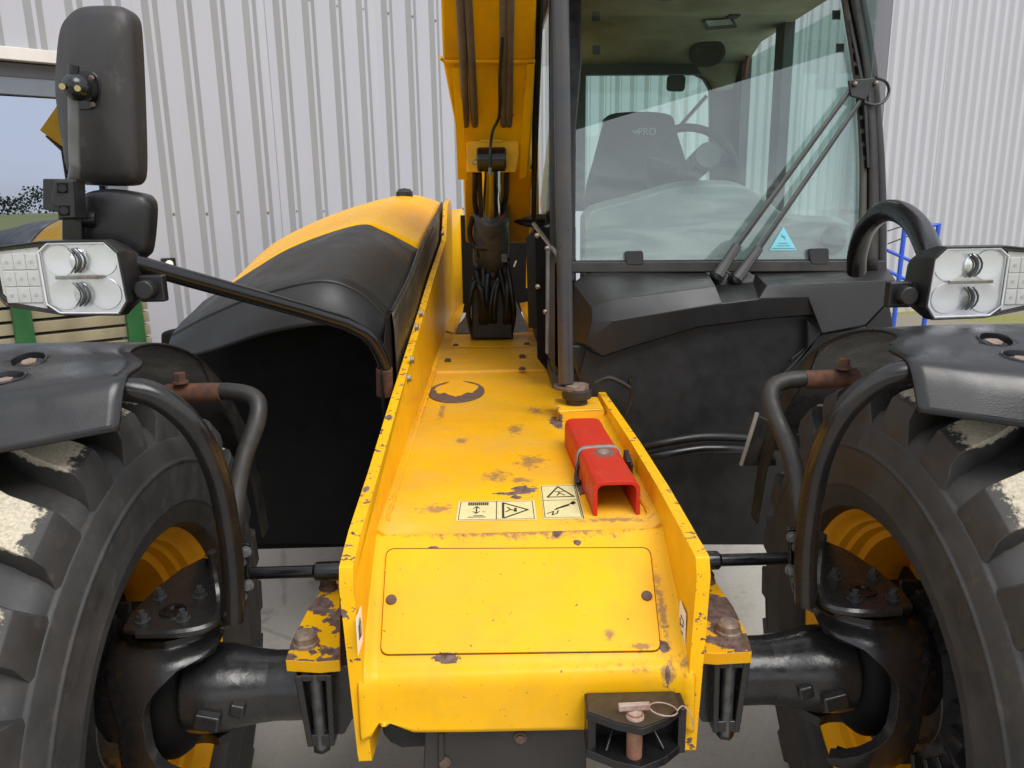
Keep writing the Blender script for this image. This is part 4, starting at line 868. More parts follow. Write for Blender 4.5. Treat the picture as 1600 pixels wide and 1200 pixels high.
# underside (facing the camera) and two flanks, box section rising towards the viewer
s0 = [by(683, -160, 2.42), by(842, -160, 2.42)]; s1 = [by(692, 95, 2.95), by(836, 95, 2.95)]; dn = V((0, .30, .26))
def boxseg(A, B, d, mi=0): BT.add([A[0], A[1], B[1], B[0], A[0] + d, A[1] + d, B[1] + d, B[0] + d], [(0, 1, 2, 3), (4, 7, 6, 5), (0, 3, 7, 4), (1, 5, 6, 2), (0, 4, 5, 1), (3, 2, 6, 7)], mi)
boxseg(s0, s1, dn)
bm_ = BT.build('boom', M['yellow_boom'], T, bev=.012, smooth=0)
B2 = MB()
BT = B2; boxseg([by(692, 97, 2.97), by(836, 97, 2.97)], [by(725, 268, 3.36), by(828, 268, 3.36)], dn)
B2.build('boom_base', M['yellow_boom'], bm_, bev=.01, smooth=0)
# lower continuation to the pivot
BT = MB(); boxseg([by(724, 266, 3.40), by(832, 266, 3.40)], [by(728, 380, 3.9), by(828, 380, 3.9)], V((0, .3, .2))); BT.build('boom_heel', M['yellow_boom'], bm_, bev=.01, smooth=0)
# weld step, side ribs, bracket plate
MB().tube([by(688, 90, 2.93), by(694, 96, 2.945), by(836, 96, 2.945)], .007, 8).build('weld_step', M['yellow_boom'], bm_)
for pts in ([(707, 106), (719, 106), (730, 272), (715, 272), (712, 200)], [(823, 100), (835, 100), (823, 268), (811, 272)]):
    ys = [lerp(2.93, 3.32, (p[1] - 100) / 170) for p in pts]; MB().prism([by(p[0], p[1], y - .015) for p, y in zip(pts, ys)], (0, .02, -.022)).build('boom_rib', M['yellow_boom'], bm_, bev=.006, smooth=0)
MB().prism([by(a, b, 3.24) for a, b in ((728, 198), (808, 198), (812, 240), (806, 270), (729, 270))], (0, .05, .02)).build('ram_bracket', M['yellow_boom'], bm_, bev=.006, smooth=0)
MB().box(by(768, 216, 3.236), (.09, .004, .03)).build('cast_mark', M['yellow_boom'], bm_, bev=.002, smooth=0)
for a0, a1, top, bot in ((719, 728, -60, 195), (731, 742, -60, 195), (787, 787, -60, 195), (797, 795, -60, 195)):
    r_ = .0145
    MB().tube([by(a0 - 2, -120, 2.40 + .05), by(a0, 0, 2.64), by(lerp(a0, a1, .55), 100, 2.86), by(a1, 195, 3.19)], r_, 12).build('steel_pipe', M['hose'], bm_)
for p in ((790, 45), (791, 106), (791, 180)):
    yv = lerp(2.64, 3.19, p[1] / 195) - .014; MB().tube([by(p[0] - 9, p[1], yv), by(p[0], p[1] + 2, yv - .008), by(p[0] + 11, p[1], yv)], .003, 6).build('pipe_tie', M['rubber'], bm_)
MB().lathe([(-.058, 0), (-.058, .042), (-.052, .047), (.052, .047), (.058, .042), (.058, 0)], by(768, 249, 3.20), (1, 0, 0), 24).build('ram_eye', M['black'], bm_)
MB().tube([by(742 + 4 * math.cos(a), 253 + 4 * math.sin(a), 3.19) for a in [i * .5 for i in range(14)]], .003, 6).build('grease_nipple', M['steel'], bm_)
MB().tube(catmull([by(785, 60, 2.74), by(781, 120, 2.88), by(780, 180, 3.12), by(770, 205, 3.16), by(766, 235, 3.13), by(766, 268, 3.14)], 8), .006, 8).build('grease_hose', M['rubber'], bm_)
MB().cyl(by(766, 262, 3.135), by(766, 274, 3.14), .007, 8).build('hose_end', M['steel'], bm_)
# ---------------- lift ram
rm = MB().cyl(by(768, 255, 3.22), by(768, 352, 3.60), .043, 24).build('ram_rod', M['chrome'], T)
gl = MB()
gl.lathe([(-.02, .052), (-.02, .078), (.03, .085), (.05, .08), (.10, .084), (.30, .088), (.30, 0)], by(768, 338, 3.56), (by(766, 470, 4.0) - by(768, 338, 3.56)).normalized(), 24)
rg = gl.build('ram_gland', mat('greasy_grey_gland', (.11, .118, .12), .5, col2=(.045, .048, .048), vs=15, grain=.4, gs=90), T)
ax_r = (by(766, 470, 4.0) - by(768, 338, 3.56)).normalized()
MB().lathe([(-.024, .048), (-.024, .056), (-.018, .058), (-.016, .048)], by(768, 338, 3.56), ax_r, 24).build('orange_seal', mat('orange_seal', (.55, .12, .03), .6), rg)
rb = MB(); rb.prism([by(a, b, 3.72) for a, b in ((752, 400), (796, 400), (800, 440), (802, 530), (736, 530), (738, 440))], (0, .2, 0)); rb.prism([by(a, b, 3.66) for a, b in ((747, 345), (793, 340), (793, 400), (752, 404))], (0, .2, 0))
rbo = rb.build('ram_body', M['rubber'], T, bev=.01, smooth=0)
for p in ((745, 416), (769, 418), (770, 430)): MB().sph(by(*p, 3.71), .022).build('body_bolt', M['dusty_black'], rbo)
MB().box(by(788, 403, 3.65), (.03, .03, .04)).build('valve', M['zinc'], rbo, bev=.004)
MB().box(by(805, 412, 3.68), (.012, .012, .035), Matrix.Rotation(.4, 3, 'Y')).build('fitting', M['chrome'], rbo, bev=.003)
random.seed(3)
for k_ in range(14):
    x0 = random.uniform(742, 796); d_ = random.uniform(-9, 9); pts = [by(x0, 425 + random.uniform(-20, 20), 3.70), by(x0 + d_, 455, 3.66 + random.uniform(-.03, .05)), by(x0 + d_ * 1.6, 490, 3.68), by(x0 + d_ * .7, 527, 3.85)]
    MB().tube(catmull(pts, 6), random.uniform(.010, .017), 10).build('hydraulic_hose', M['rubber'], T)
for a in ([(742, 268, 3.3), (742, 320, 3.5), (750, 350, 3.58), (748, 400, 3.66)], [(748, 268, 3.32), (752, 320, 3.48), (753, 345, 3.55)], [(792, 268, 3.3), (790, 310, 3.48), (783, 335, 3.55)], [(738, 340, 3.55), (734, 365, 3.6), (742, 385, 3.62), (762, 388, 3.6)]):
    MB().tube(catmull([by(*p) for p in a], 6), .012, 10).build('hydraulic_hose', M['dusty_black'], T)
# torn rubber flap round the deck hole and a dark back plate
tr = MB(); zf = DZ + .008
for pts in ([(712, 521), (716, 508), (726, 496), (732, 474), (737, 480), (737, 505), (742, 521)], [(826, 521), (822, 505), (815, 490), (806, 470), (801, 482), (803, 505), (797, 521)]):
    tr.prism([at(a, b, Y=3.95 if b > 515 else 4.0 + (521 - b) * .012) for a, b in pts], (0, .012, 0))
tr.build('rubber_flap', M['dusty_black'], T, bev=.003, smooth=0)
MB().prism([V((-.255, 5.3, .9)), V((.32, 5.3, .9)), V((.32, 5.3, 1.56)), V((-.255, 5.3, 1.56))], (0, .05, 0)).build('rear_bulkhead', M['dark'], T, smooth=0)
MB().prism([at(*p, Y=4.86) for p in ((823, 372), (838, 380), (836, 450), (822, 450))], (0, .02, 0)).build('rear_post', M['yellow'], T, smooth=0)
for p in ((743, 316), (796, 316)): MB().box(by(*p, 3.85), (.035, .04, .035)).build('pipe_clip', M['yellow'], T, bev=.004, smooth=0)
P = [by(800, 330, 3.75), by(818, 338, 3.72), by(840, 340, 3.7), by(862, 332, 3.66), by(880, 322, 3.6)]
for dz in (0, -.03): MB().tube(catmull([p + V((0, 0, dz)) for p in P], 6), .016, 10).build('cross_hose', M['zinc'] if dz == 0 else M['rubber'], T)
MB().tube([by(847, -40, 3.1), by(838, 200, 3.3), by(834, 352, 3.6)], .010, 8).build('vertical_hose', M['rubber'], T)
MB().tube([by(843, -40, 3.1), by(834, 200, 3.32), by(833, 352, 3.62)], .008, 8).build('vertical_hose', M['rubber'], T)

# ---------------- front post and its pad
YP = 2.36
pb_ = at(888, 600, Y=YP)
MB().tube([at(874, -120, Y=YP), at(884, 560, Y=YP), at(885, 598, Y=YP)], .024, 20).build('guard_post', mat('grey_post_paint', (.038, .040, .046), .36, grain=.15, gs=200, col2=(.060, .052, .047), vs=7), T)
PADZ = at(905, 622, Y=2.44).z
padf = 2.28
pad = [(870, 636), (946, 636)]
pz = at(908, 640, Y=padf).z
xa, xb = at(872, 640, Y=padf).x, at(945, 640, Y=padf).x
pm = MB(); pm.prism([V((xa, padf, pz)), V((xb, padf, pz)), V((xb, padf + .16, pz)), V((xa, padf + .16, pz))], (0, 0, -.012)); pm.prism([V((xa, padf, pz)), V((xb, padf, pz)), V((xb, padf, DZ)), V((xa + .006, padf, DZ))], (0, .014, 0))
pdo = pm.build('post_pad', M['yellow_deck'], T, bev=.006, origin=(0, 0, 0), smooth=0, merge=0)
pc_ = V((at(901, 630, Y=padf + .075).x, padf + .075, pz))
MB().lathe([(0, .0), (0, .034), (.018, .034), (.02, .046), (.045, .048), (.05, .04), (.05, 0)], pc_, (0, 0, 1), 24).build('rubber_mount', M['dusty_black'], pdo)
MB().lathe([(.05, .038), (.062, .038), (.064, .03), (.064, 0)], pc_, (0, 0, 1), 24).build('mount_washer', M['bolt_head'], pdo)
MB().prism([pc_ + V((-.07, .05, .045)), pc_ + V((.03, .05, .045)), pc_ + V((.03, -.03, .045)), pc_ + V((-.03, -.04, .045)), pc_ + V((-.07, 0, .045))], (0, 0, .012)).build('post_foot', M['bolt_rust'], pdo, bev=.003, smooth=0)
# ---------------- red safety prop strapped to the deck
za = DZ + .001
F0 = [at(a, b, Y=at(965, 806, Z=DZ).y) for a, b in ((927, 809), (1000, 806))]
yf = F0[0].y; wz = F0[1].x - F0[0].x
hz_ = .078
BKY = yf + .50
def chan(y, xo, z0, w_=wz, t_=.009, h_=hz_):
    r_ = .024; o = []
    pts = [(0, 0), (0, h_), (w_, h_), (w_, 0)]
    P = fillet([V((a, 0, b)) for a, b in pts], r_, 6); inn = fillet([V((a, 0, b)) for a, b in ((t_, 0), (t_, h_ - t_), (w_ - t_, h_ - t_), (w_ - t_, 0))], r_ - t_ * .8, 6)
    return [V((xo + p.x, y, z0 + p.z)) for p in P] + [V((xo + p.x, y, z0 + p.z)) for p in inn[::-1]]
xo0 = F0[0].x; dxo = -.014
rp_ = thing('safety_prop', 'worn red steel channel strapped to the yellow deck beside the right side plate', 'safety prop', (xo0 + wz / 2, yf + .25, DZ))
A_ = chan(yf, xo0, za); Bk = chan(BKY, xo0 + dxo, za); n = len(A_)
pm = MB(); pm.add(A_ + Bk, [(i, (i + 1) % n, n + (i + 1) % n, n + i) for i in range(n)]); h2 = n // 2
for base_ in (0, n): pm.add([(A_ + Bk)[base_ + i] for i in range(n)], [(i, i + 1, n - 2 - i, n - 1 - i) for i in range(h2 - 1)])
M['red'] = None
def red():
    b = NB('worn_red_paint'); c = b.mix(b.ramp(b.noise(16, 5), .35, .7), (.52, .024, .007), (.42, .03, .014)); sc_ = b.ramp(b.noise(55, 6, .75, stretch=(1, .35, 1)), .60, .66, 0, .45); c = b.mix(sc_, c, (.46, .15, .10)); c = b.mix(b.ramp(b.noise(90, 5, .7), .62, .70, 0, .6), c, (.14, .05, .035)); b.b.inputs['Specular IOR Level'].default_value = .25
    p = V((xo0 + wz * .52, yf + .20, za + hz_)); d = b.vmath('SUBTRACT', b.c, tuple(p)).outputs[0]; d = b.vmath('DIVIDE', d, (.026, .04, .03)).outputs[0]; l = b.vmath('LENGTH', d, (0, 0, 0)).outputs['Value']
    k = b.ramp(b.math('ADD', l, b.ramp(b.noise(50, 5), .3, .7, -.4, .4)), 1, .85); c = b.mix(k, c, (.15, .09, .06)); b.bump(b.noise(70, 4), .25, .0015); return b.fin(c, b.ramp(b.noise(20, 4), .3, .7, .38, .6), 0, 0, .25)
M['red'] = red()
pm.build('channel', M['red'], rp_, bev=.0015, origin=(0, 0, 0), smooth=35)
MB().sph((xo0 + wz * .5, yf + .20, za + hz_ - .004), .017, (1, 1.1, .7)).build('worn_stud', M['bolt_head'], rp_)
ys = yf + .235; stp = fillet([V((xo0 - .004 + dxo * .5, ys - .004, DZ + .004)), V((xo0 - .004 + dxo * .5, ys, za + hz_ + .002)), V((xo0 + wz + .004 + dxo * .5, ys + .012, za + hz_ + .002)), V((xo0 + wz + .004 + dxo * .5, ys - .01, DZ + .03))], .028, 6)
sb = MB(); rows_ = [[p + V((0, -.009, 0)), p + V((0, .009, 0))] for p in stp]; sb.grid(rows_); sb.build('strap', M['strap'], rp_, solid=.003)
bk = MB(); p = V((xo0 + wz + .012, ys - .004, za + .045)); bk.box(p, (.012, .05, .03), Matrix.Rotation(.3, 3, 'X')); bk.prism([p + V((.002, -.03, .0)), p + V((.002, .01, .012)), p + V((.002, .012, -.03)), p + V((.002, -.02, -.05))], (.008, 0, 0)); bk.build('strap_buckle', M['rubber'], rp_, bev=.002, smooth=0)
for k_ in range(2): MB().tube(catmull([V((xo0 - .004, ys - .01, za + .05)), V((xo0 - .014, ys - .03, za + .028)), V((xo0 - .012 - k_ * .006, ys - .06, za + .012)), V((xo0 - .006, ys - .035, za + .006))], 6), .004, 8).build('strap_loop', M['rubber'], rp_)
MB().prism([at(a, b, Z=za) for a, b in ((903, 757), (911, 753), (916, 770), (906, 774))], (0, 0, .003)).build('strap_tail', M['bolt_rust'], rp_, smooth=0)
# ---------------- cab
CY = 2.72
TIL = rad(7)
gp0 = at(1100, 408, Y=CY); gn = V((0, -math.cos(TIL), math.sin(TIL)))
G = lambda a, b, d=0.: at(a, b, pl=(gp0 + gn * d, gn))
back = -gn
cab = None
# windscreen pane
wsp = [(896, -120), (1296, -120), (1310, -20), (1322, 60), (1334, 140), (1340, 230), (1341, 320), (1336, 398), (1328, 409), (905, 411), (897, 402)]
ws = MB().prism([G(*p) for p in wsp], back * .006).build('windscreen', M['screen'], T, smooth=0)
# left edge frame, right pillar, sill
MB().prism([G(881, -130, .012), G(907, -130, .012), G(909, 100, .012), G(900, 205, .012), G(899, 440, .012), G(884, 440, .012)], back * .05).build('cab_pillar', M['black'], T, bev=.006, smooth=0)
op = [(1325, -120), (1350, 0), (1366, 100), (1376, 200), (1383, 300), (1385, 424)]
ip = [(1296, -120), (1314, 0), (1334, 130), (1342, 230), (1342, 320), (1337, 424)]
def strip(A, B, dA, dB, n=6):
    a = catmull([V((*p, 0)) for p in A], n); b = catmull([V((*p, 0)) for p in B], n); return [[G(p.x, p.y, dA) for p in a], [G(p.x, p.y, dB) for p in b]]
mid1 = [(lerp(a[0], b[0], .30), b[1]) for a, b in zip(ip, op)]; mid2 = [(lerp(a[0], b[0], .60), b[1]) for a, b in zip(ip, op)]
g1, g2 = strip(ip, mid1, .004, .014), strip(mid2, op, .02, .0)
pr_ = MB().grid([g1[0], g1[1]]); pr_.build('windscreen_seal', mat('grey_screen_seal', (.05, .05, .05), .5, col2=(.08, .07, .05), vs=12), T, solid=.01)
MB().grid([g1[1], strip(mid2, mid2, .006, .006)[0]]).build('pillar_trim', M['dusty_black'], T, solid=.02)
pc2 = MB().tube([G(lerp(a[0], b[0], .5) + 2, a[1], -.01) for a, b in zip(catmull([V((*p, 0)) for p in mid2], 4), catmull([V((*p, 0)) for p in op], 4))] if False else [G((a.x + b.x) / 2, a.y, -.02) for a, b in zip(catmull([V((*p, 0)) for p in mid2], 5), catmull([V((*p, 0)) for p in op], 5))], [.021] * 26, 14)
pc2.build('cab_pillar', M['plastic_grey'], T, smooth=60)
# ladder-like rubber strip with slots on the pillar
sl = MB()
for a, b in ((55, 112), (120, 128), (195, 228), (232, 262)):
    pass
for i in range(11):
    yv = 40 + i * 21; x = lerp(1326, 1350, (yv - 40) / 230); sl.prism([G(x + 2, yv, .0205), G(x + 8, yv, .0205), G(x + 9, yv + 14, .0205), G(x + 3, yv + 14, .0205)], gn * .002)
sl.build('pillar_slot', M['dark'], T, kind='stuff', smooth=0)
MB().prism([G(890, 409, .02), G(1385, 407, .02), G(1387, 424, .02), G(890, 426, .02)], back * .06).build('screen_sill', M['dusty_black'], T, bev=.004, smooth=0)
MB().prism([G(898, 407, .012), G(1338, 404.5, .012), G(1338, 408.5, .012), G(898, 411, .012)], back * .012).build('lower_seal', M['rubber'], T, smooth=0)
for p in ((976, 392, 1006, 414), (1264, 388, 1296, 413)): MB().prism([G(a, b, .022) for a, b in rrect([(p[0], p[1]), (p[2] - 1, p[1] - 1), (p[2], p[3]), (p[0] + 3, p[3])], 5, 3)], back * .02).build('screen_catch', M['plastic'], T, bev=.004, smooth=0)
for a, b in ((931, 25), (932, 78), (1307, 23), (1313, 75)): MB().prism([G(a - 6, b - 7, -.008), G(a + 6, b - 7, -.008), G(a + 6, b + 7, -.008), G(a - 6, b + 7, -.008)], back * .004).build('screen_pad', M['plastic_grey'], T, smooth=0)
tri = MB().prism([G(1224, 354, .001), G(1245, 391, .001), G(1202, 391, .001)], gn * .0008).build('triangle_sticker', M['cyan'], ws, smooth=0)
tp_ = MB()
for a, b, c_, d_ in ((1214, 384, 1234, 384), (1217, 380, 1231, 380), (1220, 370, 1228, 370), (1221, 366, 1227, 374), (1206, 388, 1242, 388)): tp_.tube([G(a, b, .0022), G(c_, d_, .0022)], .0009, 4)
tp_.build('print', M['cabgrey'], ws, smooth=0)
# roof, rear and right side of the cab (box behind the windscreen)
XR, XL, YB, ZR, ZF = 1.27, .17, 4.08, 2.37, 1.02
MB().grid([[V((XL + .03, 2.58, ZR)), V((XR - .02, 2.58, ZR))], [V((XL + .03, 3.0, ZR - .005)), V((XR - .02, 3.0, ZR - .005))], [V((XL + .03, 3.85, ZR - .015)), V((XR - .02, 3.85, ZR - .015))], [V((XL + .03, YB - .03, ZR - .08)), V((XR - .02, YB - .03, ZR - .08))]]).build('headliner', M['liner'], T, smooth=60, solid=-.02)
MB().prism([V((XL - .01, 2.5, ZR + .03)), V((XR + .03, 2.5, ZR + .03)), V((XR + .03, YB + .05, ZR + .03)), V((XL - .01, YB + .05, ZR + .03))], (0, 0, .08)).build('cab_roof', M['plastic_grey'], T, bev=.02)
fl = MB()
rw = [(917, 116), (1088, 117), (1104, 128), (1112, 150), (1112, 330), (917, 330)]; yb = YB
fl.prism([at(890, 93, Y=yb - .04), at(1090, 93, Y=yb - .04), at(1104, 116, Y=yb - .04), at(890, 117, Y=yb - .04)], (0, .04, 0))
fl.build('rear_header', M['cabgrey'], T, bev=.004, smooth=0)
RB = MB(); z1_ = ZR
RB.prism([at(a, b, Y=yb) for a, b in ((1086, 116), (1100, 122), (1110, 140), (1112, 330), (1152, 330), (1152, 138), (1165, 60), (1130, 60), (1090, 95))], (0, .05, 0))
RB.prism([at(a, b, Y=yb) for a, b in ((880, 60), (918, 60), (916, 116), (914, 330), (880, 330))], (0, .05, 0))
RB.build('rear_pillar', M['cabgrey'], T, bev=.01, smooth=0)
MB().prism([at(a, b, Y=yb + .02) for a, b in ((905, 110), (1118, 110), (1118, 330), (905, 330))], (0, .005, 0)).build('rear_window', M['sideglass'], T, smooth=0)
MB().prism([at(a, b, Y=yb - .045) for a, b in ((1100, 60), (1180, 20), (1172, 60), (1145, 140), (1118, 143), (1108, 125), (1092, 112), (1086, 93))], (0, .03, 0)).build('corner_trim', M['liner'], T, bev=.01, smooth=0)
MB().prism([V((XL, 2.75, ZF)), V((XR, 2.75, ZF)), V((XR, YB, ZF)), V((XL, YB, ZF))], (0, 0, -.05)).build('cab_floor', M['cabgrey'], T, smooth=0)
for y_, w_, nm in ((3.52, .10, 'door_pillar'), (4.05, .08, 'rear_pillar')): MB().box((XR - .03, y_, (ZR + ZF) / 2), (.05, w_, ZR - ZF)).build(nm, M['cabgrey'], T, bev=.006)
MB().box((XR - .02, 3.4, 1.2), (.04, 1.3, .36)).build('side_panel', M['cabgrey'], T, bev=.006)
MB().box((XR - .005, 3.4, 1.84), (.005, 1.3, .95)).build('side_window', M['sideglass'], T, smooth=0)
MB().box((XL + .02, 3.4, 1.22), (.03, 1.3, .42)).build('side_panel', M['dusty_black'], T, bev=.006)
MB().box((XL + .02, 3.4, 1.86), (.005, 1.3, .92)).build('side_window', M['sideglass'], T, smooth=0)
for y_ in (4.05, 2.80): MB().box((XL + .02, y_, 1.85), (.045, .05, 1.0)).build('door_pillar', M['yellow_boom'] if y_ > 3 else M['black'], T, bev=.005)
ZL = ZR - .006
MB().prism([at(a, b, Z=ZL) for a, b in ((1096, 29), (1146, 27), (1152, 39), (1103, 43))], (0, 0, -.012)).build('roof_lamp', M['cabgrey'], T, bev=.003, smooth=0)
MB().prism([at(a, b, Z=ZL - .013) for a, b in ((1103, 32), (1141, 30), (1145, 37), (1107, 40))], (0, 0, -.003)).build('lamp_glass', M['frost'], T, smooth=0)
o = at(1107, 70, Z=ZR - .02); MB().lathe([(0, .085), (.012, .085), (.018, .07), (.012, .055), (.012, 0)], o + V((0, .02, -.03)), (-.1, -.55, -.83), 28).build('loudspeaker', mat('speaker_cloth', (.035, .032, .026), .8), T)
for i in range(2): MB().box((.62 + i * .34, 3.05 + .3 * i, ZR - .012), (.045, .06, .012)).build('headliner_clip', M['cabgrey'], T, bev=.003)
MB().prism([at(a, b, Y=YB - .08) for a, b in rrect([(1043, 117), (1072, 117), (1070, 143), (1042, 142)], 6, 3)], (0, .02, 0)).build('cabin_mirror', M['plastic'], T, bev=.003, smooth=0)
MB().tube([at(1167, 66, Y=YB - .1), at(1168, 90, Y=YB - .1), at(1163, 122, Y=YB - .1)], .010, 8).sph(at(1168, 68, Y=YB - .1), .018).build('escape_hammer', mat('dull_red', (.28, .03, .03), .5), T)
# seat
SY = 3.45
so_ = [at(a, b, Y=SY) for a, b in closed([(945, 196), (948, 182), (965, 176), (1000, 174), (1035, 176), (1052, 183), (1058, 205), (1072, 250), (1088, 300), (1080, 330), (925, 330), (918, 300), (932, 245)], 4)]
MB().prism(so_, (0, .10, .0)).build('seat_back', M['seat'], T, bev=.02, seg=3)
MB().box(at(1003, 360, Y=SY - .22), (.46, .46, .12)).build('seat_cushion', M['seat'], T, bev=.03, seg=3)
tx = bpy.data.curves.new('seat_text', 'FONT'); tx.body = 'PRO'; tx.size = .042; tx.extrude = .001; tx.align_x = 'CENTER'; tx.align_y = 'CENTER'
tx.materials.append(M['white']); tmp_ = bpy.data.objects.new('tmp', tx); COL.objects.link(tmp_); bpy.context.view_layer.update(); tme = bpy.data.meshes.new_from_object(tmp_); bpy.data.objects.remove(tmp_); to_ = bpy.data.objects.new('seat_lettering', tme); COL.objects.link(to_); to_.location = at(1011, 206, Y=SY - .003); to_.rotation_euler = (rad(90), 0, 0)
WPOS[to_] = V(to_.location); seatb = [o_ for o_ in COL.objects if o_.name == 'seat_back'][0]; put(to_, seatb)
lgs = [at(988 + i * 4.2, 205 + (i % 2) * 2, Y=SY - .002) for i in range(4)]
MB().tube(lgs, .006, 6).build('seat_mark', M['cyan'], seatb)
# steering wheel, column, levers
wc = at(1078, 268, Y=3.06); wr = .182; Rw = Matrix.Rotation(rad(-22), 3, 'X')
MB().tube([wc + Rw @ V((math.cos(a) * wr, 0, math.sin(a) * wr)) for a in [2 * math.pi * i / 48 for i in range(49)]], .0155, 10, caps=False).build('steering_wheel', M['seat'], T)
st_ = [o_ for o_ in COL.objects if o_.name == 'steering_wheel'][0]
for a in (.35, 2.8, 4.71): MB().tube([wc, wc + Rw @ V((math.cos(a) * wr, 0, math.sin(a) * wr))], .014, 8).build('spoke', M['seat'], st_)
MB().cyl(wc + Rw @ V((0, -.25, -.05)), wc + Rw @ V((0, .012, 0)), .045, 18).build('column', M['cabgrey'], st_)
MB().tube([at(1056, 204, Y=3.5), at(1104, 150, Y=3.5)], .008, 8).build('grab_rod', M['cabgrey'], T)
ds = catmull([at(a, b, Y=2.90) for a, b in ((912, 345), (930, 328), (990, 312), (1060, 292), (1120, 288), (1165, 292), (1200, 315), (1240, 340), (1330, 348))], 5)
dm = MB().prism([p for p in ds] + [V((ds[-1].x, 2.90, 1.1)), V((ds[0].x, 2.90, 1.1))], (0, .12, .02)).build('dashboard', M['dash'], T, bev=.015, smooth=50)
MB().sph(at(1302, 375, Y=2.86), .05, (1, .7, 1.1)).build('dash_vent', M['plastic'], T)
# wipers
def wiper(base, mid, end, nm):
    a, b, c = G(*base, .06), G(*mid, .045), G(*end, .035)
    w0 = MB(); w0.tube([a, lerp(a, b, .5), b], [.020, .0175, .016], 8); w0.tube([b, lerp(b, c, .5), c], [.0125, .0115, .010], 8, flat=.6); o_ = w0.build('wiper_arm', M['wiper'], T, smooth=40); MB().lathe([(0, .026), (.012, .026), (.03, .015), (.035, 0)], a - gn * .02, gn, 18).build('wiper_pivot', M['plastic'], o_); return o_
wa = wiper((1122, 431), (1152, 383), (1336, 131), 0); wb = wiper((1151, 436), (1186, 388), (1363, 131), 1)
MB().prism([G(1326, 125, .05), G(1368, 121, .05), G(1370, 132, .05), G(1352, 156, .05), G(1330, 150, .05)], back * .012).build('wiper_link', M['plastic'], wa, bev=.003, smooth=0)
for a, b in ((1336, 131), (1369, 130)): MB().sph(G(a, b, .055), .0085).build('link_bolt', M['steel'], wa)
MB().tube(catmull([G(1368, 121, .045), G(1384, 128, .03), G(1389, 142, .025), G(1382, 158, .03), G(1366, 164, .04), G(1350, 160, .045)], 6), .005, 8).build('washer_hose', M['rubber'], wa)
MB().tube([G(1328, 32, .03), G(1340, 90, .034), G(1351, 150, .036), G(1357, 262, .03)], .009, 6, flat=.6).build('wiper_blade', M['rubber'], wa)
MB().tube(catmull([G(1130, 431, .05), G(1136, 425, .06), G(1141, 432, .06), G(1138, 440, .05)], 5), .004, 6).build('pivot_hose', M['rubber'], wa)
# ---------------- cowl under the windscreen
cw = MB()
def K(a, b, y): return at(a, b, Y=y)
vt = dict(
 a0=K(896, 441, 2.66), a1=K(922, 422, 2.72), a2=K(968, 421, 2.72), a3=K(972, 425, 2.70), a4=K(1003, 425, 2.70), a5=K(1007, 421, 2.72), a6=K(1098, 421, 2.72), a7=K(1108, 430, 2.69), a8=K(1118, 447, 2.50),
 b0=K(925, 480, 2.48), b1=K(957, 469, 2.46), c0=K(924, 502, 2.46), c1=K(957, 502, 2.44), c2=K(1129, 474, 2.46),
 n0=K(1185, 467, 2.46), n1=K(1198, 446, 2.475), n2=K(1181, 428, 2.69), n3=K(1172, 422, 2.72),
 d0=K(1388, 420, 2.72), d1=K(1400, 437, 2.468), d2=K(1388, 470, 2.46), d3=K(1352, 508, 2.45), d4=K(1284, 521, 2.45), d5=K(1262, 464, 2.45),
 e0=K(894, 536, 2.60), e1=K(914, 538, 2.47), e2=K(941, 557, 2.46), e3=K(1000, 538, 2.46), e4=K(1090, 511, 2.46), e5=K(1190, 498, 2.47), e6=K(1270, 492, 2.47), f1=K(1116, 446, 2.66), f2=K(1178, 441, 2.66))
names = list(vt); idx = {k: i for i, k in enumerate(names)}
faces = ['a0 a1 b1 b0', 'a1 a2 a3 a4 a5 a6 a7 a8 b1', 'b0 b1 c1 c0', 'b1 a8 c2 c1', 'a0 b0 c0 e1 e0', 'c0 c1 e2 e1', 'c1 c2 e4 e3 e2', 'c2 n0 e5 e4', 'f1 f2 n0 c2', 'a7 a8 c2 f1', 'n2 f2 n0 n1', 'a7 f1 f2 n2', 'n3 d0 d1 n1 n2', 'n1 d1 d2 d3 d4 d5', 'n1 d5 n0', 'n0 d5 e6 e5', 'd5 d4 e6']
cw.add([vt[k] for k in names], [tuple(idx[x] for x in f.split()) for f in faces])
cw.build('cab_cowl', mat('black_cowl_plastic', (.0105, .0105, .0112), .38, grain=.45, gs=380, col2=(.015, .0147, .0147), rv=.06), T, bev=.006, seg=3, smooth=0, solid=.012)
# big grey front panel below the cowl
fp = MB(); fpts = [(905, 590), (916, 545), (941, 556), (1000, 537), (1090, 510), (1200, 496), (1275, 491), (1300, 520), (1300, 600), (1265, 660), (1255, 852), (1070, 852), (925, 640)]
fp.prism([K(a, b, 2.50) for a, b in fpts], (0, .06, 0)); fp.build('cab_front_panel', M['plastic_grey'], T, bev=.006, smooth=0)
MB().prism([K(a, b, 2.49) for a, b in ((1284, 522), (1352, 510), (1390, 471), (1396, 505), (1396, 620), (1230, 620), (1236, 560))], (0, .06, 0)).build('cab_side_panel', M['plastic_grey'], T, bev=.006, smooth=0)
MB().prism([K(a, b, 2.47) for a, b in ((1262, 500), (1284, 522), (1232, 586), (1215, 592), (1262, 545))], (0, .04, 0)).build('panel_corner', M['plastic_grey'], T, bev=.006, smooth=0)
MB().prism([K(a, b, 2.516) for a, b in ((893, 540), (914, 540), (940, 558), (934, 600), (905, 592))], (0, .5, 0)).build('cowl_side', M['plastic_grey'], T, bev=.006, smooth=0)
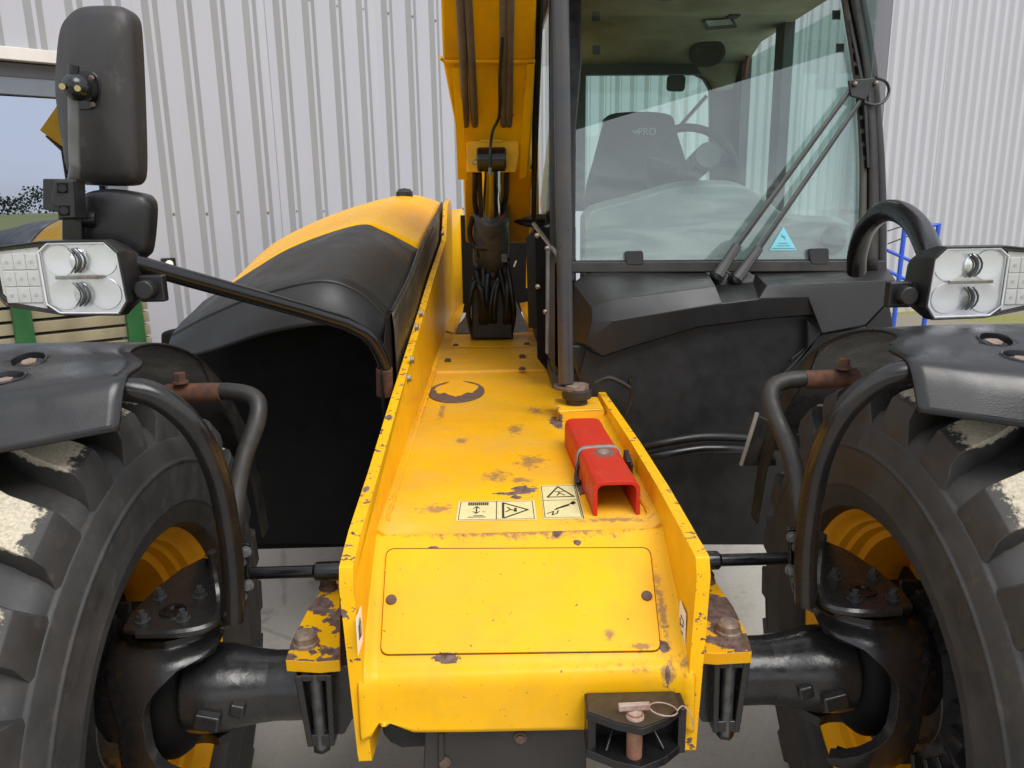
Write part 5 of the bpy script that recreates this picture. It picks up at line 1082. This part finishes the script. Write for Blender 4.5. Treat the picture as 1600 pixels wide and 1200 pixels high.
MB().prism([V((.36, 2.55, .46)), V((1.0, 2.55, .46)), V((1.0, 5.0, .46)), V((.36, 5.0, .46))], (0, 0, .08)).build('belly_pan', M['dark'], T, smooth=0)
P = [K(1010, 716, 2.42), K(1040, 710, 2.40), (K(1090, 702, 2.40)), K(1130, 701, 2.41), K(1175, 703, 2.44)]
MB().tube(catmull(P, 6), .016, 12).build('brake_hose', M['black'], T); P2 = [p + V((0, .02, .035)) for p in P]; MB().tube(catmull(P2, 6), .014, 12).build('brake_hose', M['rubber'], T)
MB().prism([K(a, b, 2.15) for a, b in ((1186, 650), (1207, 660), (1214, 728), (1156, 728))], (0, .02, 0)).build('dusty_flap', M['dusty_black'], T, bev=.002, smooth=0)
MB().tube([K(1183, 645, 2.145), K(1158, 727, 2.145)], .006, 6).build('flap_edge', mat('dusty_edge', (.30, .27, .23), .8), T)
# odds and ends left of the cab: dark vertical plates
for pts, y_, m_ in ((((836, 352), (858, 380), (858, 575), (842, 560)), 3.05, 'dark'), (((855, 385), (882, 410), (882, 592), (855, 555)), 2.75, 'brown'), (((822, 372), (842, 352), (845, 515), (826, 512)), 3.5, 'rubber')):
    if 'brown' not in M: M['brown'] = mat('brown_black_plate', (.028, .018, .014), .4, col2=(.06, .035, .022), vs=7)
    MB().prism([K(a, b, y_) for a, b in pts], (0, .03, 0)).build('side_plate_cover', M[m_], T, bev=.003, smooth=0)
MB().tube([K(834, 350, 3.0), K(872, 400, 2.7)], .008, 8).build('edge_rail', M['steel'], T)
MB().tube([K(856, 388, 2.73), K(855, 552, 2.73)], .007, 8).build('edge_rail', M['zinc'], T)
for p in ((839, 368), (855, 388), (840, 448), (852, 487)): MB().sph(K(*p, 2.7), .009).build('plate_screw', M['steel'], T)
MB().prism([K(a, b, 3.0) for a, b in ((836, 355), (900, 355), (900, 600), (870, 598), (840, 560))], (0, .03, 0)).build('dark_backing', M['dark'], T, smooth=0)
# cables between the cab and the right side plate
for pts in ([(930, 598), (950, 590), (968, 596), (985, 606)], [(985, 590), (988, 620), (978, 650)]): MB().tube(catmull([K(a, b, 2.42) for a, b in pts], 6), .009, 8).build('loose_cable', M['rubber'], T)
